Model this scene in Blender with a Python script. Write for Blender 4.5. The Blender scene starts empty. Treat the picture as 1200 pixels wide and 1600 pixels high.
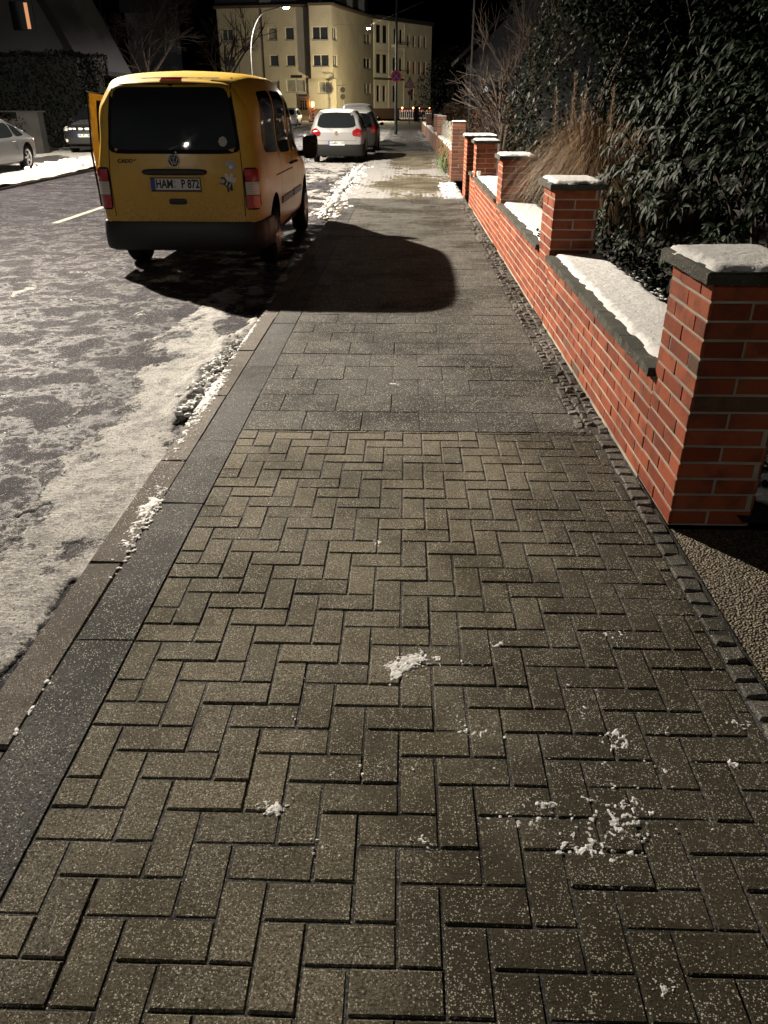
import bpy, bmesh, math, random
import numpy as np
from mathutils import Vector, Matrix, noise as mnoise
from mathutils.bvhtree import BVHTree
R = math.radians
PI = math.pi
rng = np.random.default_rng(7)
random.seed(7)
scene = bpy.context.scene
C = scene.collection

# ---------------------------------------------------------------- camera
TH = math.atan(635 / 1215.0)
PS = math.atan(37 / 1215.0 * math.cos(TH))
cd = bpy.data.cameras.new('camera')
cam = bpy.data.objects.new('camera', cd); C.objects.link(cam)
cam.location = (0, 0, 1.6)
cam.rotation_euler = (PI / 2 - TH, 0, PS)
cd.sensor_fit = 'VERTICAL'; cd.sensor_height = 36.0; cd.lens = 36.0 * 1215 / 1600
cd.clip_start = 0.05; cd.clip_end = 2000
scene.camera = cam

# ---------------------------------------------------------------- world (night sky)
w = bpy.data.worlds.new('World'); scene.world = w; w.use_nodes = True
nt = w.node_tree; nt.nodes.clear()
sky = nt.nodes.new('ShaderNodeTexSky'); sky.sky_type = 'NISHITA'; sky.sun_disc = False
sky.sun_elevation = R(-6); sky.sun_rotation = R(200)
bg = nt.nodes.new('ShaderNodeBackground'); bg.inputs[1].default_value = 0.42
out = nt.nodes.new('ShaderNodeOutputWorld')
hsv = nt.nodes.new('ShaderNodeHueSaturation'); hsv.inputs['Saturation'].default_value = 0.12
nt.links.new(sky.outputs[0], hsv.inputs['Color']); nt.links.new(hsv.outputs[0], bg.inputs[0]); nt.links.new(bg.outputs[0], out.inputs[0])
scene.view_settings.view_transform = 'Standard'; scene.view_settings.look = 'None'
scene.view_settings.exposure = 3.0; scene.view_settings.gamma = 1.0
scene.cycles.max_bounces = 5; scene.cycles.diffuse_bounces = 3; scene.cycles.glossy_bounces = 3
scene.cycles.sample_clamp_indirect = 2.0; scene.cycles.use_adaptive_sampling = True
scene.cycles.use_denoising = True
LAMP_MAIN = 6600.0       # street lamp beside the van
LAMP_REAR = 470.0       # next lamp of the row, behind the photographer
LAMP_AHEAD = 1700.0
LAMP_CROSS = 330.0
MAIN_AT = (-9.5, 16.8, 8.4)
WARM = (1.0, 0.89, 0.74)

# ---------------------------------------------------------------- helpers
def tag(o, label=None, cat=None, group=None, kind=None):
    if label: o['label'] = label
    if cat: o['category'] = cat
    if group: o['group'] = group
    if kind: o['kind'] = kind
    return o

def empty(name, loc=(0, 0, 0), rz=0.0, label=None, cat=None, group=None):
    o = bpy.data.objects.new(name, None); C.objects.link(o)
    o.location = loc; o.rotation_euler = (0, 0, rz); o.empty_display_size = 0.2
    return tag(o, label, cat, group)

class MB:
    """collects vertices and faces of ONE mesh object"""
    def __init__(s): s.v = []; s.f = []; s.m = []; s.c = []; s.has_c = False
    def add(s, verts, faces, m=0, col=None):
        n = len(s.v); s.v.extend([tuple(map(float, p)) for p in verts])
        s.f.extend([tuple(n + i for i in f) for f in faces]); s.m.extend([m] * len(faces))
        if col is None: col = 0.5
        else: s.has_c = True
        s.c.extend([col] * len(verts))
        return n
    def box(s, a, b, m=0, col=None):
        x0, y0, z0 = a; x1, y1, z1 = b
        v = [(x0, y0, z0), (x1, y0, z0), (x1, y1, z0), (x0, y1, z0), (x0, y0, z1), (x1, y0, z1), (x1, y1, z1), (x0, y1, z1)]
        s.add(v, [(0, 3, 2, 1), (4, 5, 6, 7), (0, 1, 5, 4), (1, 2, 6, 5), (2, 3, 7, 6), (3, 0, 4, 7)], m, col)
    def bbox(s, a, b, e=0.005, m=0, col=None):
        """box with chamfered edges (24 verts)"""
        x0, y0, z0 = a; x1, y1, z1 = b
        v = []; 
        for z, i in ((z0, e), (z0 + e, 0), (z1 - e, 0), (z1, e)):
            X0, X1, Y0, Y1 = x0 + i, x1 - i, y0 + i, y1 - i
            if i == 0: v += [(X0 + e, Y0, z), (X1 - e, Y0, z), (X1, Y0 + e, z), (X1, Y1 - e, z), (X1 - e, Y1, z), (X0 + e, Y1, z), (X0, Y1 - e, z), (X0, Y0 + e, z)]
            else: v += [(X0, Y0, z), (X1, Y0, z), (X1, Y0, z), (X1, Y1, z), (X1, Y1, z), (X0, Y1, z), (X0, Y1, z), (X0, Y0, z)]
        # slight separation of doubled corners keeps faces valid
        v = [(p[0], p[1], p[2]) for p in v]
        f = []
        for k in range(3):
            for j in range(8):
                a_, b_ = k * 8 + j, k * 8 + (j + 1) % 8
                f.append((a_, b_, b_ + 8, a_ + 8))
        f.append(tuple(reversed(range(8)))); f.append(tuple(range(24, 32)))
        s.add(v, f, m, col)
    def tube(s, pts, r, n=8, m=0, col=None, cap=True):
        pts = [Vector(p) for p in pts]
        rr = r if isinstance(r, (list, tuple)) else [r] * len(pts)
        v = []; prev = None
        for i, p in enumerate(pts):
            d = (pts[min(i + 1, len(pts) - 1)] - pts[max(i - 1, 0)])
            d = d.normalized() if d.length > 1e-9 else Vector((0, 0, 1))
            if prev is None:
                a = Vector((1, 0, 0)) if abs(d.x) < .9 else Vector((0, 1, 0))
                u = d.cross(a).normalized()
            else:
                u = (prev - d * prev.dot(d)); u = u.normalized() if u.length > 1e-6 else d.orthogonal().normalized()
            prev = u; t = d.cross(u)
            for k in range(n):
                a = 2 * PI * k / n
                v.append(p + (u * math.cos(a) + t * math.sin(a)) * rr[i])
        f = [(i * n + k, i * n + (k + 1) % n, (i + 1) * n + (k + 1) % n, (i + 1) * n + k) for i in range(len(pts) - 1) for k in range(n)]
        if cap: f += [tuple(reversed(range(n))), tuple(range((len(pts) - 1) * n, len(pts) * n))]
        s.add(v, f, m, col)
    def lathe(s, prof, axis='z', at=(0, 0, 0), n=24, m=0):
        """prof: list of (radius, height) revolved round axis"""
        v = []; k = len(prof)
        for i in range(n):
            a = 2 * PI * i / n; c, q = math.cos(a), math.sin(a)
            for r, h in prof:
                p = {'z': (r * c, r * q, h), 'x': (h, r * c, r * q), 'y': (r * q, h, r * c)}[axis]
                v.append((p[0] + at[0], p[1] + at[1], p[2] + at[2]))
        f = [(i * k + j, ((i + 1) % n) * k + j, ((i + 1) % n) * k + j + 1, i * k + j + 1) for i in range(n) for j in range(k - 1)]
        s.add(v, f, m)
    def grid(s, V, nx, ny, m=0, flip=False, close=False):
        """V: nx*ny verts, row major (i over nx, j over ny)"""
        f = []
        for i in range(nx - 1):
            for j in range(ny - (0 if close else 1)):
                q = (i * ny + j, (i + 1) * ny + j, (i + 1) * ny + (j + 1) % ny, i * ny + (j + 1) % ny)
                f.append(q[::-1] if flip else q)
        s.add(V, f, m)
    def build(s, name, mats, parent=None, smooth=False, sharp=None, loc=None):
        me = bpy.data.meshes.new(name)
        me.from_pydata(s.v, [], s.f)
        mats = mats if isinstance(mats, (list, tuple)) else [mats]
        for q in mats: me.materials.append(q)
        me.polygons.foreach_set('material_index', s.m)
        if s.has_c:
            at = me.attributes.new('vary', 'FLOAT', 'POINT'); at.data.foreach_set('value', s.c)
        if smooth: me.polygons.foreach_set('use_smooth', [True] * len(s.f))
        me.validate(); me.update()
        if smooth:
            sharp = sharp or R(38)
            try: me.set_sharp_from_angle(angle=sharp)
            except Exception: pass
        o = bpy.data.objects.new(name, me); C.objects.link(o)
        if parent: o.parent = parent
        if loc: o.location = loc
        return o

def np_mesh(name, V, F, mats, parent=None, smooth=True, vary=None):
    me = bpy.data.meshes.new(name)
    V = np.asarray(V, dtype=np.float32); F = np.asarray(F, dtype=np.int32)
    me.vertices.add(len(V)); me.vertices.foreach_set('co', V.ravel())
    k = F.shape[1]
    me.loops.add(F.size); me.loops.foreach_set('vertex_index', F.ravel())
    me.polygons.add(len(F)); me.polygons.foreach_set('loop_start', np.arange(0, F.size, k, dtype=np.int32))
    me.polygons.foreach_set('loop_total', np.full(len(F), k, dtype=np.int32))
    me.update(calc_edges=True); me.validate()
    if smooth: me.polygons.foreach_set('use_smooth', np.ones(len(me.polygons), dtype=bool))
    if vary is not None and len(vary) == len(me.vertices):
        at = me.attributes.new('vary', 'FLOAT', 'POINT'); at.data.foreach_set('value', np.asarray(vary, dtype=np.float32))
    for q in (mats if isinstance(mats, (list, tuple)) else [mats]): me.materials.append(q)
    o = bpy.data.objects.new(name, me); C.objects.link(o)
    if parent: o.parent = parent
    return o

def copy_tree(o, parent=None):
    c = o.copy(); C.objects.link(c); c.parent = parent
    for ch in [q for q in bpy.data.objects if q.parent == o and q is not c]: copy_tree(ch, c)
    return c

# value noise in numpy
def _h(ix, iy, seed):
    n = (ix.astype(np.int64) * 374761393 + iy.astype(np.int64) * 668265263 + seed * 982451653) & 0xffffffff
    n = ((n ^ (n >> 13)) * 1274126177) & 0xffffffff
    n = (n ^ (n >> 16)) & 0xffffffff
    return n / 4294967295.0
def vnoise(x, y, seed=0):
    ix = np.floor(x); iy = np.floor(y); fx = x - ix; fy = y - iy
    fx = fx * fx * (3 - 2 * fx); fy = fy * fy * (3 - 2 * fy)
    a = _h(ix, iy, seed); b = _h(ix + 1, iy, seed); c = _h(ix, iy + 1, seed); d = _h(ix + 1, iy + 1, seed)
    return (a * (1 - fx) + b * fx) * (1 - fy) + (c * (1 - fx) + d * fx) * fy
def fbm(x, y, oct=4, seed=0, gain=.5):
    s = 0; a = 1; t = 0
    for k in range(oct):
        s = s + a * vnoise(x * 2 ** k + 17.3 * k, y * 2 ** k - 9.1 * k, seed + k); t += a; a *= gain
    return s / t
def sstep(a, b, x):
    t = np.clip((x - a) / (b - a), 0, 1); return t * t * (3 - 2 * t)

# ---------------------------------------------------------------- node helper
class NT:
    def __init__(s, name, coord='pos'):
        s.mat = bpy.data.materials.new(name); s.mat.use_nodes = True
        s.t = s.mat.node_tree; s.t.nodes.clear()
        s.out = s.n('ShaderNodeOutputMaterial'); s.b = s.n('ShaderNodeBsdfPrincipled')
        s.l(s.b.outputs[0], s.out.inputs[0])
        if coord == 'pos': s.co = s.n('ShaderNodeNewGeometry').outputs['Position']
        else: s.co = s.n('ShaderNodeTexCoord').outputs['Object']
    def n(s, k): return s.t.nodes.new(k)
    def l(s, a, b): s.t.links.new(a, b)
    def put(s, sock, v):
        if hasattr(v, 'is_linked') or isinstance(v, bpy.types.NodeSocket): s.l(v, sock)
        elif isinstance(v, (tuple, list)) and len(v) == 3 and sock.type == 'RGBA': sock.default_value = (*v, 1)
        else: sock.default_value = v
    def set(s, **k):
        for a, v in k.items():
            s.put(s.b.inputs[{'col': 'Base Color', 'rough': 'Roughness', 'metal': 'Metallic', 'spec': 'Specular IOR Level', 'coat': 'Coat Weight', 'coatr': 'Coat Roughness', 'normal': 'Normal', 'em': 'Emission Color', 'ems': 'Emission Strength', 'alpha': 'Alpha', 'trans': 'Transmission Weight', 'sheen': 'Sheen Weight'}[a]], v)
        return s
    def scale(s, sc):
        q = s.n('ShaderNodeMapping'); q.inputs['Scale'].default_value = sc; s.l(s.co, q.inputs[0]); return q.outputs[0]
    def noise(s, sc, d=4, r=.55, vec=None, out=0):
        q = s.n('ShaderNodeTexNoise'); q.inputs['Scale'].default_value = sc; q.inputs['Detail'].default_value = d; q.inputs['Roughness'].default_value = r
        s.l(vec if vec is not None else s.co, q.inputs['Vector']); return q.outputs[out]
    def voro(s, sc, vec=None, feat='F1', out='Distance', rnd=1.0):
        q = s.n('ShaderNodeTexVoronoi'); q.feature = feat; q.inputs['Scale'].default_value = sc; q.inputs['Randomness'].default_value = rnd
        s.l(vec if vec is not None else s.co, q.inputs['Vector']); return q.outputs[out] if out else q
    def m(s, op, a, b=0.0, c=None, clamp=False):
        q = s.n('ShaderNodeMath'); q.operation = op; q.use_clamp = clamp; s.put(q.inputs[0], a); s.put(q.inputs[1], b)
        if c is not None: s.put(q.inputs[2], c)
        return q.outputs[0]
    def rng(s, v, a, b, c=0.0, d=1.0, smooth=True):
        q = s.n('ShaderNodeMapRange'); q.interpolation_type = 'SMOOTHSTEP' if smooth else 'LINEAR'
        for i, x in enumerate((v, a, b, c, d)): s.put(q.inputs[i], x)
        return q.outputs[0]
    def mix(s, f, a, b, mode='MIX'):
        q = s.n('ShaderNodeMix'); q.data_type = 'RGBA'; q.blend_type = mode
        s.put(q.inputs[0], f); s.put(q.inputs[6], a); s.put(q.inputs[7], b); return q.outputs[2]
    def attr(s, name='vary'):
        q = s.n('ShaderNodeAttribute'); q.attribute_name = name; return q.outputs['Fac']
    def bump(s, h, strength=.5, dist=.01, normal=None):
        q = s.n('ShaderNodeBump'); q.inputs['Strength'].default_value = strength; q.inputs['Distance'].default_value = dist
        s.l(h, q.inputs['Height']);
        if normal is not None: s.l(normal, q.inputs['Normal'])
        s.l(q.outputs[0], s.b.inputs['Normal']); return q.outputs[0]
    def xyz(s, i):
        q = s.n('ShaderNodeSeparateXYZ'); s.l(s.co, q.inputs[0]); return q.outputs[i]
    def specks(s, sc, prob, size, seed=0.0):
        """tiny frost grains: 1 inside a grain, 0 between"""
        vec = s.co
        if seed:
            mp = s.n('ShaderNodeMapping'); mp.inputs['Location'].default_value = (seed, seed * .7, 0); s.l(s.co, mp.inputs[0]); vec = mp.outputs[0]
        q = s.voro(sc, vec, out=None)
        sep = s.n('ShaderNodeSeparateColor'); s.l(q.outputs['Color'], sep.inputs[0])
        on = s.m('LESS_THAN', sep.outputs[0], prob)
        rad = s.m('MULTIPLY', sep.outputs[1], size)
        ins = s.m('LESS_THAN', q.outputs['Distance'], rad)
        return s.m('MULTIPLY', on, ins)

def simple(name, col, rough=.6, metal=0.0, coat=0.0, bump=0.0, bscale=40, spec=.5, vary=0.0, em=None, ems=0.0, coord='obj', vscale=3.0):
    q = NT(name, coord); c = col
    if vary: 
        n = q.noise(vscale, 5, .6); c = q.mix(q.rng(n, .3, .7), tuple(x * (1 - vary) for x in col), tuple(min(1, x * (1 + vary)) for x in col))
    q.set(col=c, rough=rough, metal=metal, coat=coat, spec=spec)
    if bump: q.bump(q.noise(bscale, 5, .6), .6, bump)
    if em: q.set(em=em, ems=ems)
    return q.mat

M = {}
# snow
q = NT('snow'); n1 = q.noise(18, 6, .65); n2 = q.noise(260, 3, .6); n3 = q.noise(3.0, 4, .6)
sp = q.specks(330, .25, .4)
dirt = q.rng(n3, .45, .75)
c = q.mix(q.m('MULTIPLY', dirt, .15), (.76, .755, .74), (.56, .54, .50))
q.set(col=q.mix(sp, c, (.9, .9, .9)), rough=q.rng(sp, 0, 1, .6, .2), spec=.4)
q.bump(q.m('ADD', q.m('MULTIPLY', n1, 1.0), q.m('MULTIPLY', n2, .25)), .9, .02); M['snow'] = q.mat
q = NT('crumb_snow'); q.set(col=(.78, .77, .75), rough=.7); q.b.inputs['Subsurface Weight'].default_value = 1.0; q.b.inputs['Subsurface Scale'].default_value = .02; q.b.inputs['Subsurface Radius'].default_value = (1, .95, .9)
q.bump(q.noise(160, 3, .6), .5, .004); M['crumb'] = q.mat
q = NT('trodden_snow'); n1 = q.noise(30, 6, .75); n2 = q.noise(5, 5, .7); q.set(col=q.mix(q.rng(n1, .40, .62), (.33, .325, .32), q.mix(q.rng(n2, .4, .65), (.26, .255, .25), (.13, .125, .12))), rough=.8, spec=.1); q.bump(n1, 1.0, .02); M['trodden'] = q.mat
# packed snow on the road: tyre ripple print, greyish, with grit
q = NT('packed_snow'); n1 = q.noise(38, 6, .75); n2 = q.noise(190, 3, .7)
wv = q.n('ShaderNodeTexWave'); wv.bands_direction = 'Y'; wv.inputs['Scale'].default_value = 11.0; wv.inputs['Distortion'].default_value = 5.5; wv.inputs['Detail'].default_value = 2.5; wv.inputs['Detail Scale'].default_value = 2.2; q.l(q.co, wv.inputs[0])
sp = q.specks(300, .3, .42)
c = q.mix(q.rng(q.noise(9, 6, .7), .40, .66), (.50, .485, .46), (.20, .195, .19))
grit = q.noise(85, 4, .8)
c = q.mix(q.rng(grit, .52, .62), c, (.13, .125, .122)); c = q.mix(q.rng(grit, .44, .36), c, (.66, .65, .62))
thin = q.m('SUBTRACT', q.m('ADD', q.m('MULTIPLY', q.noise(55, 5, .75), 1.5), q.m('MULTIPLY', q.noise(13, 4, .7), .7)), q.m('ADD', q.attr(), .62))
c = q.mix(q.rng(thin, .02, .20), c, (.030, .028, .030)); c = q.mix(q.rng(n2, .56, .68), c, (.12, .115, .11)); 
q.set(col=q.mix(sp, c, (.9, .9, .9)), rough=.75, spec=.12)
hh = q.m('ADD', q.m('MULTIPLY', n1, 1.3), q.m('ADD', q.m('MULTIPLY', n2, .35), q.m('MULTIPLY', wv.outputs['Fac'], .16)))
q.bump(q.m('ADD', hh, q.m('MULTIPLY', grit, -.8)), 1.0, .010); M['packed'] = q.mat
# asphalt with frost grains
q = NT('asphalt'); vo = q.voro(150); n2 = q.noise(70, 5, .7); big = q.noise(.9, 5, .6)
st = q.noise(7, 6, .75, q.scale((1.6, .35, 1)))
frost = q.m('MULTIPLY', q.rng(st, .42, .66), q.rng(n2, .40, .62))
c = q.mix(q.rng(big, .3, .7), (.021, .018, .024), (.036, .032, .040))
c = q.mix(q.m('MULTIPLY', frost, .42), c, (.20, .18, .215))
c = q.mix(q.m('MULTIPLY', q.rng(q.noise(2.2, 5, .7), .5, .7), .5), c, (.085, .080, .088))
c = q.mix(q.specks(130, .42, .45), c, (.46, .45, .46))
c = q.mix(q.m('MULTIPLY', q.rng(q.noise(95, 4, .8), .52, .62), .8), c, (.008, .008, .008))
q.set(col=c, rough=q.rng(q.noise(3, 5, .7), .47, .60, .70, .24), spec=q.rng(q.noise(3, 5, .7), .47, .60, .06, .6))
q.bump(q.m('ADD', vo, q.m('MULTIPLY', n2, 1.1)), 1.0, .010); M['asphalt'] = q.mat
# pavers
def paver(name, a, b, grain, frost=.5, bumpd=.004, painted_shade=False, sc=1.0):
    q = NT(name); v = q.attr(); n1 = q.noise(150, 5, .75); n2 = q.noise(7, 5, .65); n3 = q.noise(1.1, 4, .6)
    c = q.mix(v, a, b)
    c = q.mix(q.rng(n1, .34, .66), q.mix(.72, c, (0, 0, 0)), q.mix(.14, c, (1, 1, 1)))
    c = q.mix(q.m('MULTIPLY', q.rng(n2, .5, .8), .5), c, tuple(x * .4 for x in a))
    c = q.mix(q.m('MULTIPLY', q.rng(n3, .42, .62), .75), c, tuple(x * .42 for x in a))
    c = q.mix(q.m('MULTIPLY', q.rng(q.noise(28, 5, .7), .56, .7), .5), c, tuple(x * .3 for x in a))
    dens = q.rng(q.noise(6, 5, .7), .35, .65, .35, 1.35)
    s1 = q.specks(290 * sc, q.m('MULTIPLY', dens, grain * 2.1), .52); s2 = q.specks(150 * sc, q.m('MULTIPLY', dens, grain * .6), .36, 3.7)
    s = q.m('MAXIMUM', s1, s2)
    if painted_shade:                                                         # shade painted into the block colour, ragged edge on the garden side
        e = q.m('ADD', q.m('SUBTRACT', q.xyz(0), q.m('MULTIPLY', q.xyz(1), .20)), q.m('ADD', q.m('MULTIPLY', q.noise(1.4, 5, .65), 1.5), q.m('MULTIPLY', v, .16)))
        shade_mask = q.rng(e, .55, .92); c = q.mix(q.m('MULTIPLY', shade_mask, .74), c, (.026, .021, .012))
    c = q.mix(q.m('MULTIPLY', s, .82), c, (.66, .62, .50))
    q.set(col=c, rough=q.rng(s, 0, 1, .78, .5), spec=.16)
    q.bump(q.m('ADD', q.m('MULTIPLY', n1, .8), q.m('ADD', q.m('MULTIPLY', s, .6), q.m('MULTIPLY', n2, .6))), 1.0, bumpd)
    return q.mat
M['paver'] = paver('paver_concrete', (.104, .084, .040), (.226, .186, .098), .30, painted_shade=True, bumpd=.009, sc=.85)
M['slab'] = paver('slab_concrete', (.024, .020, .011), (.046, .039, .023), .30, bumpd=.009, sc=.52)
M['dark_slab'] = paver('dark_slab', (.0085, .0068, .0042), (.015, .012, .008), .18, sc=.8)
M['kerb'] = paver('kerb_stone', (.080, .056, .036), (.125, .090, .060), .16)
M['sett'] = paver('granite_sett', (.060, .053, .040), (.15, .135, .105), .14)
M['joint'] = paver('joint_sand', (.016, .013, .008), (.036, .030, .018), .12, bumpd=.005)
q = NT('gravel_concrete'); v1 = q.voro(105, out=None); sep = q.n('ShaderNodeSeparateColor'); q.l(v1.outputs['Color'], sep.inputs[0])
c = q.mix(sep.outputs[0], (.05, .038, .022), (.40, .33, .21)); c = q.mix(q.rng(v1.outputs['Distance'], .25, .6), c, (.05, .035, .02))
q.set(col=c, rough=.6); q.bump(q.m('SUBTRACT', 1.0, v1.outputs['Distance']), 1.0, .012); M['gravel'] = q.mat
# brick + mortar
q = NT('clinker_brick', 'obj'); v = q.attr(); n1 = q.noise(60, 5, .7); n2 = q.noise(9, 5, .6)
c = q.mix(q.rng(v, .0, .82, smooth=False), (.175, .036, .015), (.300, .078, .034)); c = q.mix(q.rng(v, .98, .99), c, (.11, .065, .04))
c = q.mix(q.m('MULTIPLY', q.rng(n2, .44, .68), .6), c, (.085, .030, .020)); c = q.mix(q.m('MULTIPLY', q.rng(n1, .6, .75), .35), c, (.40, .26, .18))
q.set(col=c, rough=.7, spec=.2); q.bump(q.m('ADD', n1, n2), .7, .0035); M['brick'] = q.mat
q = NT('dark_brick', 'obj'); v = q.attr(); n1 = q.noise(60, 5, .7)
q.set(col=q.mix(v, (.10, .038, .024), (.20, .075, .042)), rough=.65); q.bump(n1, .7, .003); M['brick2'] = q.mat
M['mortar'] = simple('mortar', (.30, .275, .22), .9, bump=.004, bscale=120, vary=.3)
q = NT('mossy_stone', 'obj'); n1 = q.noise(35, 6, .7); n2 = q.noise(6, 5, .6); n3 = q.noise(150, 3, .6)
c = q.mix(q.rng(n2, .35, .65), (.034, .031, .022), (.066, .062, .047)); c = q.mix(q.rng(n1, .5, .7), c, (.04, .048, .025)); c = q.mix(q.specks(200, .15, .35), c, (.5, .48, .44))
q.set(col=c, rough=.85); q.bump(q.m('ADD', n1, q.m('MULTIPLY', n3, .4)), 1.0, .010); M['stone'] = q.mat
M['concrete'] = simple('grey_concrete', (.035, .034, .032), .85, bump=.006, bscale=30, vary=.3)
M['old_concrete'] = simple('old_concrete', (.014, .0135, .012), .9, bump=.006, bscale=30, vary=.3)
M['soil'] = simple('garden_soil', (.012, .010, .007), .95, bump=.03, bscale=14, vary=.4, coord='pos')
M['ground'] = simple('far_ground', (.05, .048, .045), .95, vary=.3, coord='pos', vscale=.3)
def leafmat(name, a, b, rough=.35, spec=.5):
    q = NT(name, 'obj'); v = q.attr(); q.set(col=q.mix(v, a, b), rough=rough, spec=spec); return q.mat
M['rhodo'] = leafmat('laurel_leaf', (.0035, .008, .003), (.010, .023, .007), .55, .10)
M['ivy'] = leafmat('ivy_leaf', (.003, .006, .003), (.009, .017, .006), .55, .2)
M['fern'] = leafmat('fern_leaf', (.05, .09, .03), (.11, .17, .06), .5)
M['brownleaf'] = leafmat('dry_brown_leaf', (.035, .018, .010), (.09, .052, .03), .7, .2)
M['drygrass'] = leafmat('dry_grass', (.065, .037, .019), (.24, .155, .085), .6, .25)
M['bark'] = simple('bark', (.045, .032, .024), .9, bump=.01, bscale=30, vary=.3)
M['darkleaf'] = leafmat('dark_hedge_leaf', (.003, .004, .003), (.008, .010, .008), .6, .2)
# vehicles
def paint(name, col, metal=0.0, dirt=.25, rough=.38, dcol=(.10, .085, .06)):
    q = NT(name, 'obj'); n1 = q.noise(5, 6, .65); n2 = q.noise(45, 5, .7); z = q.xyz(2)
    low = q.rng(z, 1.05, .35)                                   # road film thickens low down
    d = q.m('MULTIPLY', q.m('MAXIMUM', q.m('MULTIPLY', low, q.rng(n2, .30, .75)), q.m('MULTIPLY', q.rng(n1, .4, .75), .35)), dirt * 2)
    q.set(col=q.mix(d, col, dcol), metal=metal, rough=q.m('ADD', q.m('MULTIPLY', d, .3), rough), coat=.22)
    q.put(q.b.inputs['Coat Roughness'], .16); return q.mat
M['yellow'] = paint('yellow_paint', (.66, .40, .042), dirt=.36, dcol=(.17, .11, .045))
M['silver'] = paint('silver_paint', (.24, .24, .245), metal=.35)
M['darkpaint'] = paint('black_paint', (.02, .021, .02), dirt=.08, dcol=(.03, .03, .03))
M['greypaint'] = paint('grey_paint', (.09, .093, .10), metal=.3, dirt=.1)
M['anthra'] = paint('anthracite_paint', (.009, .010, .013), dirt=.08, dcol=(.02, .02, .02))
M['whitepaint'] = paint('white_paint', (.6, .6, .6))
M['bluepaint'] = paint('blue_paint', (.05, .08, .25))
M['plastic'] = simple('black_plastic', (.012, .012, .013), .5, bump=.001, bscale=300)
q = NT('car_glass', 'obj'); q.set(col=(.008, .010, .011), rough=q.rng(q.noise(6, 5, .6), .35, .7, .02, .035), spec=.55); M['glass'] = q.mat
M['gasket'] = simple('black_rubber', (.007, .007, .007), .7, spec=.15)
q = NT('tyre_rubber', 'obj'); q.set(col=(.010, .010, .011), rough=.85, spec=.08); q.bump(q.noise(60, 3, .5), .6, .005); M['tyre'] = q.mat
M['rim'] = simple('alloy_rim', (.45, .45, .46), .35, metal=.8)
M['chrome'] = simple('chrome', (.75, .75, .75), .12, metal=1.0)
def lens(name, col):
    q = NT(name, 'obj'); wv = q.n('ShaderNodeTexWave'); wv.bands_direction = 'Z'; wv.inputs['Scale'].default_value = 14; q.l(q.co, wv.inputs[0])
    q.set(col=q.mix(q.m('MULTIPLY', wv.outputs['Fac'], .5), col, tuple(x * .6 for x in col)), rough=.18, coat=1.0, spec=.7); return q.mat
M['redlens'] = lens('red_lens', (.16, .004, .007)); M['vanred'] = lens('bright_red_lens', (.50, .014, .022)); M['clearlens'] = lens('clear_lens', (.60, .56, .48)); 
M['plate'] = simple('plate_white', (.62, .62, .58), .4)
M['eublue'] = simple('plate_blue', (.02, .05, .33), .4)
M['ink'] = simple('black_ink', (.012, .012, .012), .5)
M['sticker'] = simple('sticker_grey', (.42, .42, .38), .5, vary=.2, vscale=30)
# building
def plaster(name, a):
    q = NT(name, 'obj'); n = q.noise(.5, 5, .6); z = q.noise(9, 4, .6)
    q.set(col=q.mix(q.rng(n, .3, .7), tuple(x * .82 for x in a), a), rough=.9); q.bump(z, .3, .01); return q.mat
M['yplaster'] = plaster('yellow_plaster', (.43, .39, .315)); M['wplaster'] = plaster('cream_plaster', (.74, .70, .60))
M['greyplaster'] = plaster('grey_plaster', (.20, .20, .21)); M['plinth'] = plaster('plinth_render', (.20, .12, .09))
M['roof'] = simple('dark_roof_tiles', (.035, .035, .04), .8, bump=.04, bscale=6)
M['frame'] = simple('white_window_frame', (.55, .54, .50), .5)
q = NT('window_glass', 'obj'); q.set(col=(.018, .02, .024), rough=.12, spec=.6); M['pane'] = q.mat
M['curtain'] = simple('net_curtain', (.20, .19, .17), .8, vary=.3, vscale=2)
M['shutter'] = simple('red_shutter', (.30, .04, .03), .7)
M['browntrim'] = simple('brown_trim', (.08, .06, .045), .8)
M['zinc'] = simple('grey_steel', (.30, .31, .31), .45, metal=.5)
M['darksteel'] = simple('dark_painted_steel', (.03, .035, .033), .5)
M['signred'] = simple('sign_red', (.72, .03, .03), .45); M['signblue'] = simple('sign_blue', (.015, .03, .20), .45)
M['signwhite'] = simple('sign_white', (.82, .82, .80), .45); M['signyellow'] = simple('sign_yellow', (.60, .54, .30), .5)
M['white_wood'] = simple('white_painted_wood', (.24, .235, .20), .6, vary=.15)
def emit(name, col, s):
    q = NT(name); q.set(col=(0, 0, 0), em=col, ems=s); return q.mat
M['lampglow'] = emit('street_lamp_glow', (1, .93, .82), 14.0)
M['amberglow'] = emit('amber_lamp_glow', (1, .35, .06), 3.0)
M['winglow'] = emit('lit_window', (1, .45, .20), .09)
M['curtglow'] = emit('lit_window_white', (.9, .95, 1), .12)
M['linepaint'] = simple('worn_road_paint', (.26, .25, .21), .7, vary=.35, coord='pos', vscale=12)
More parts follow.
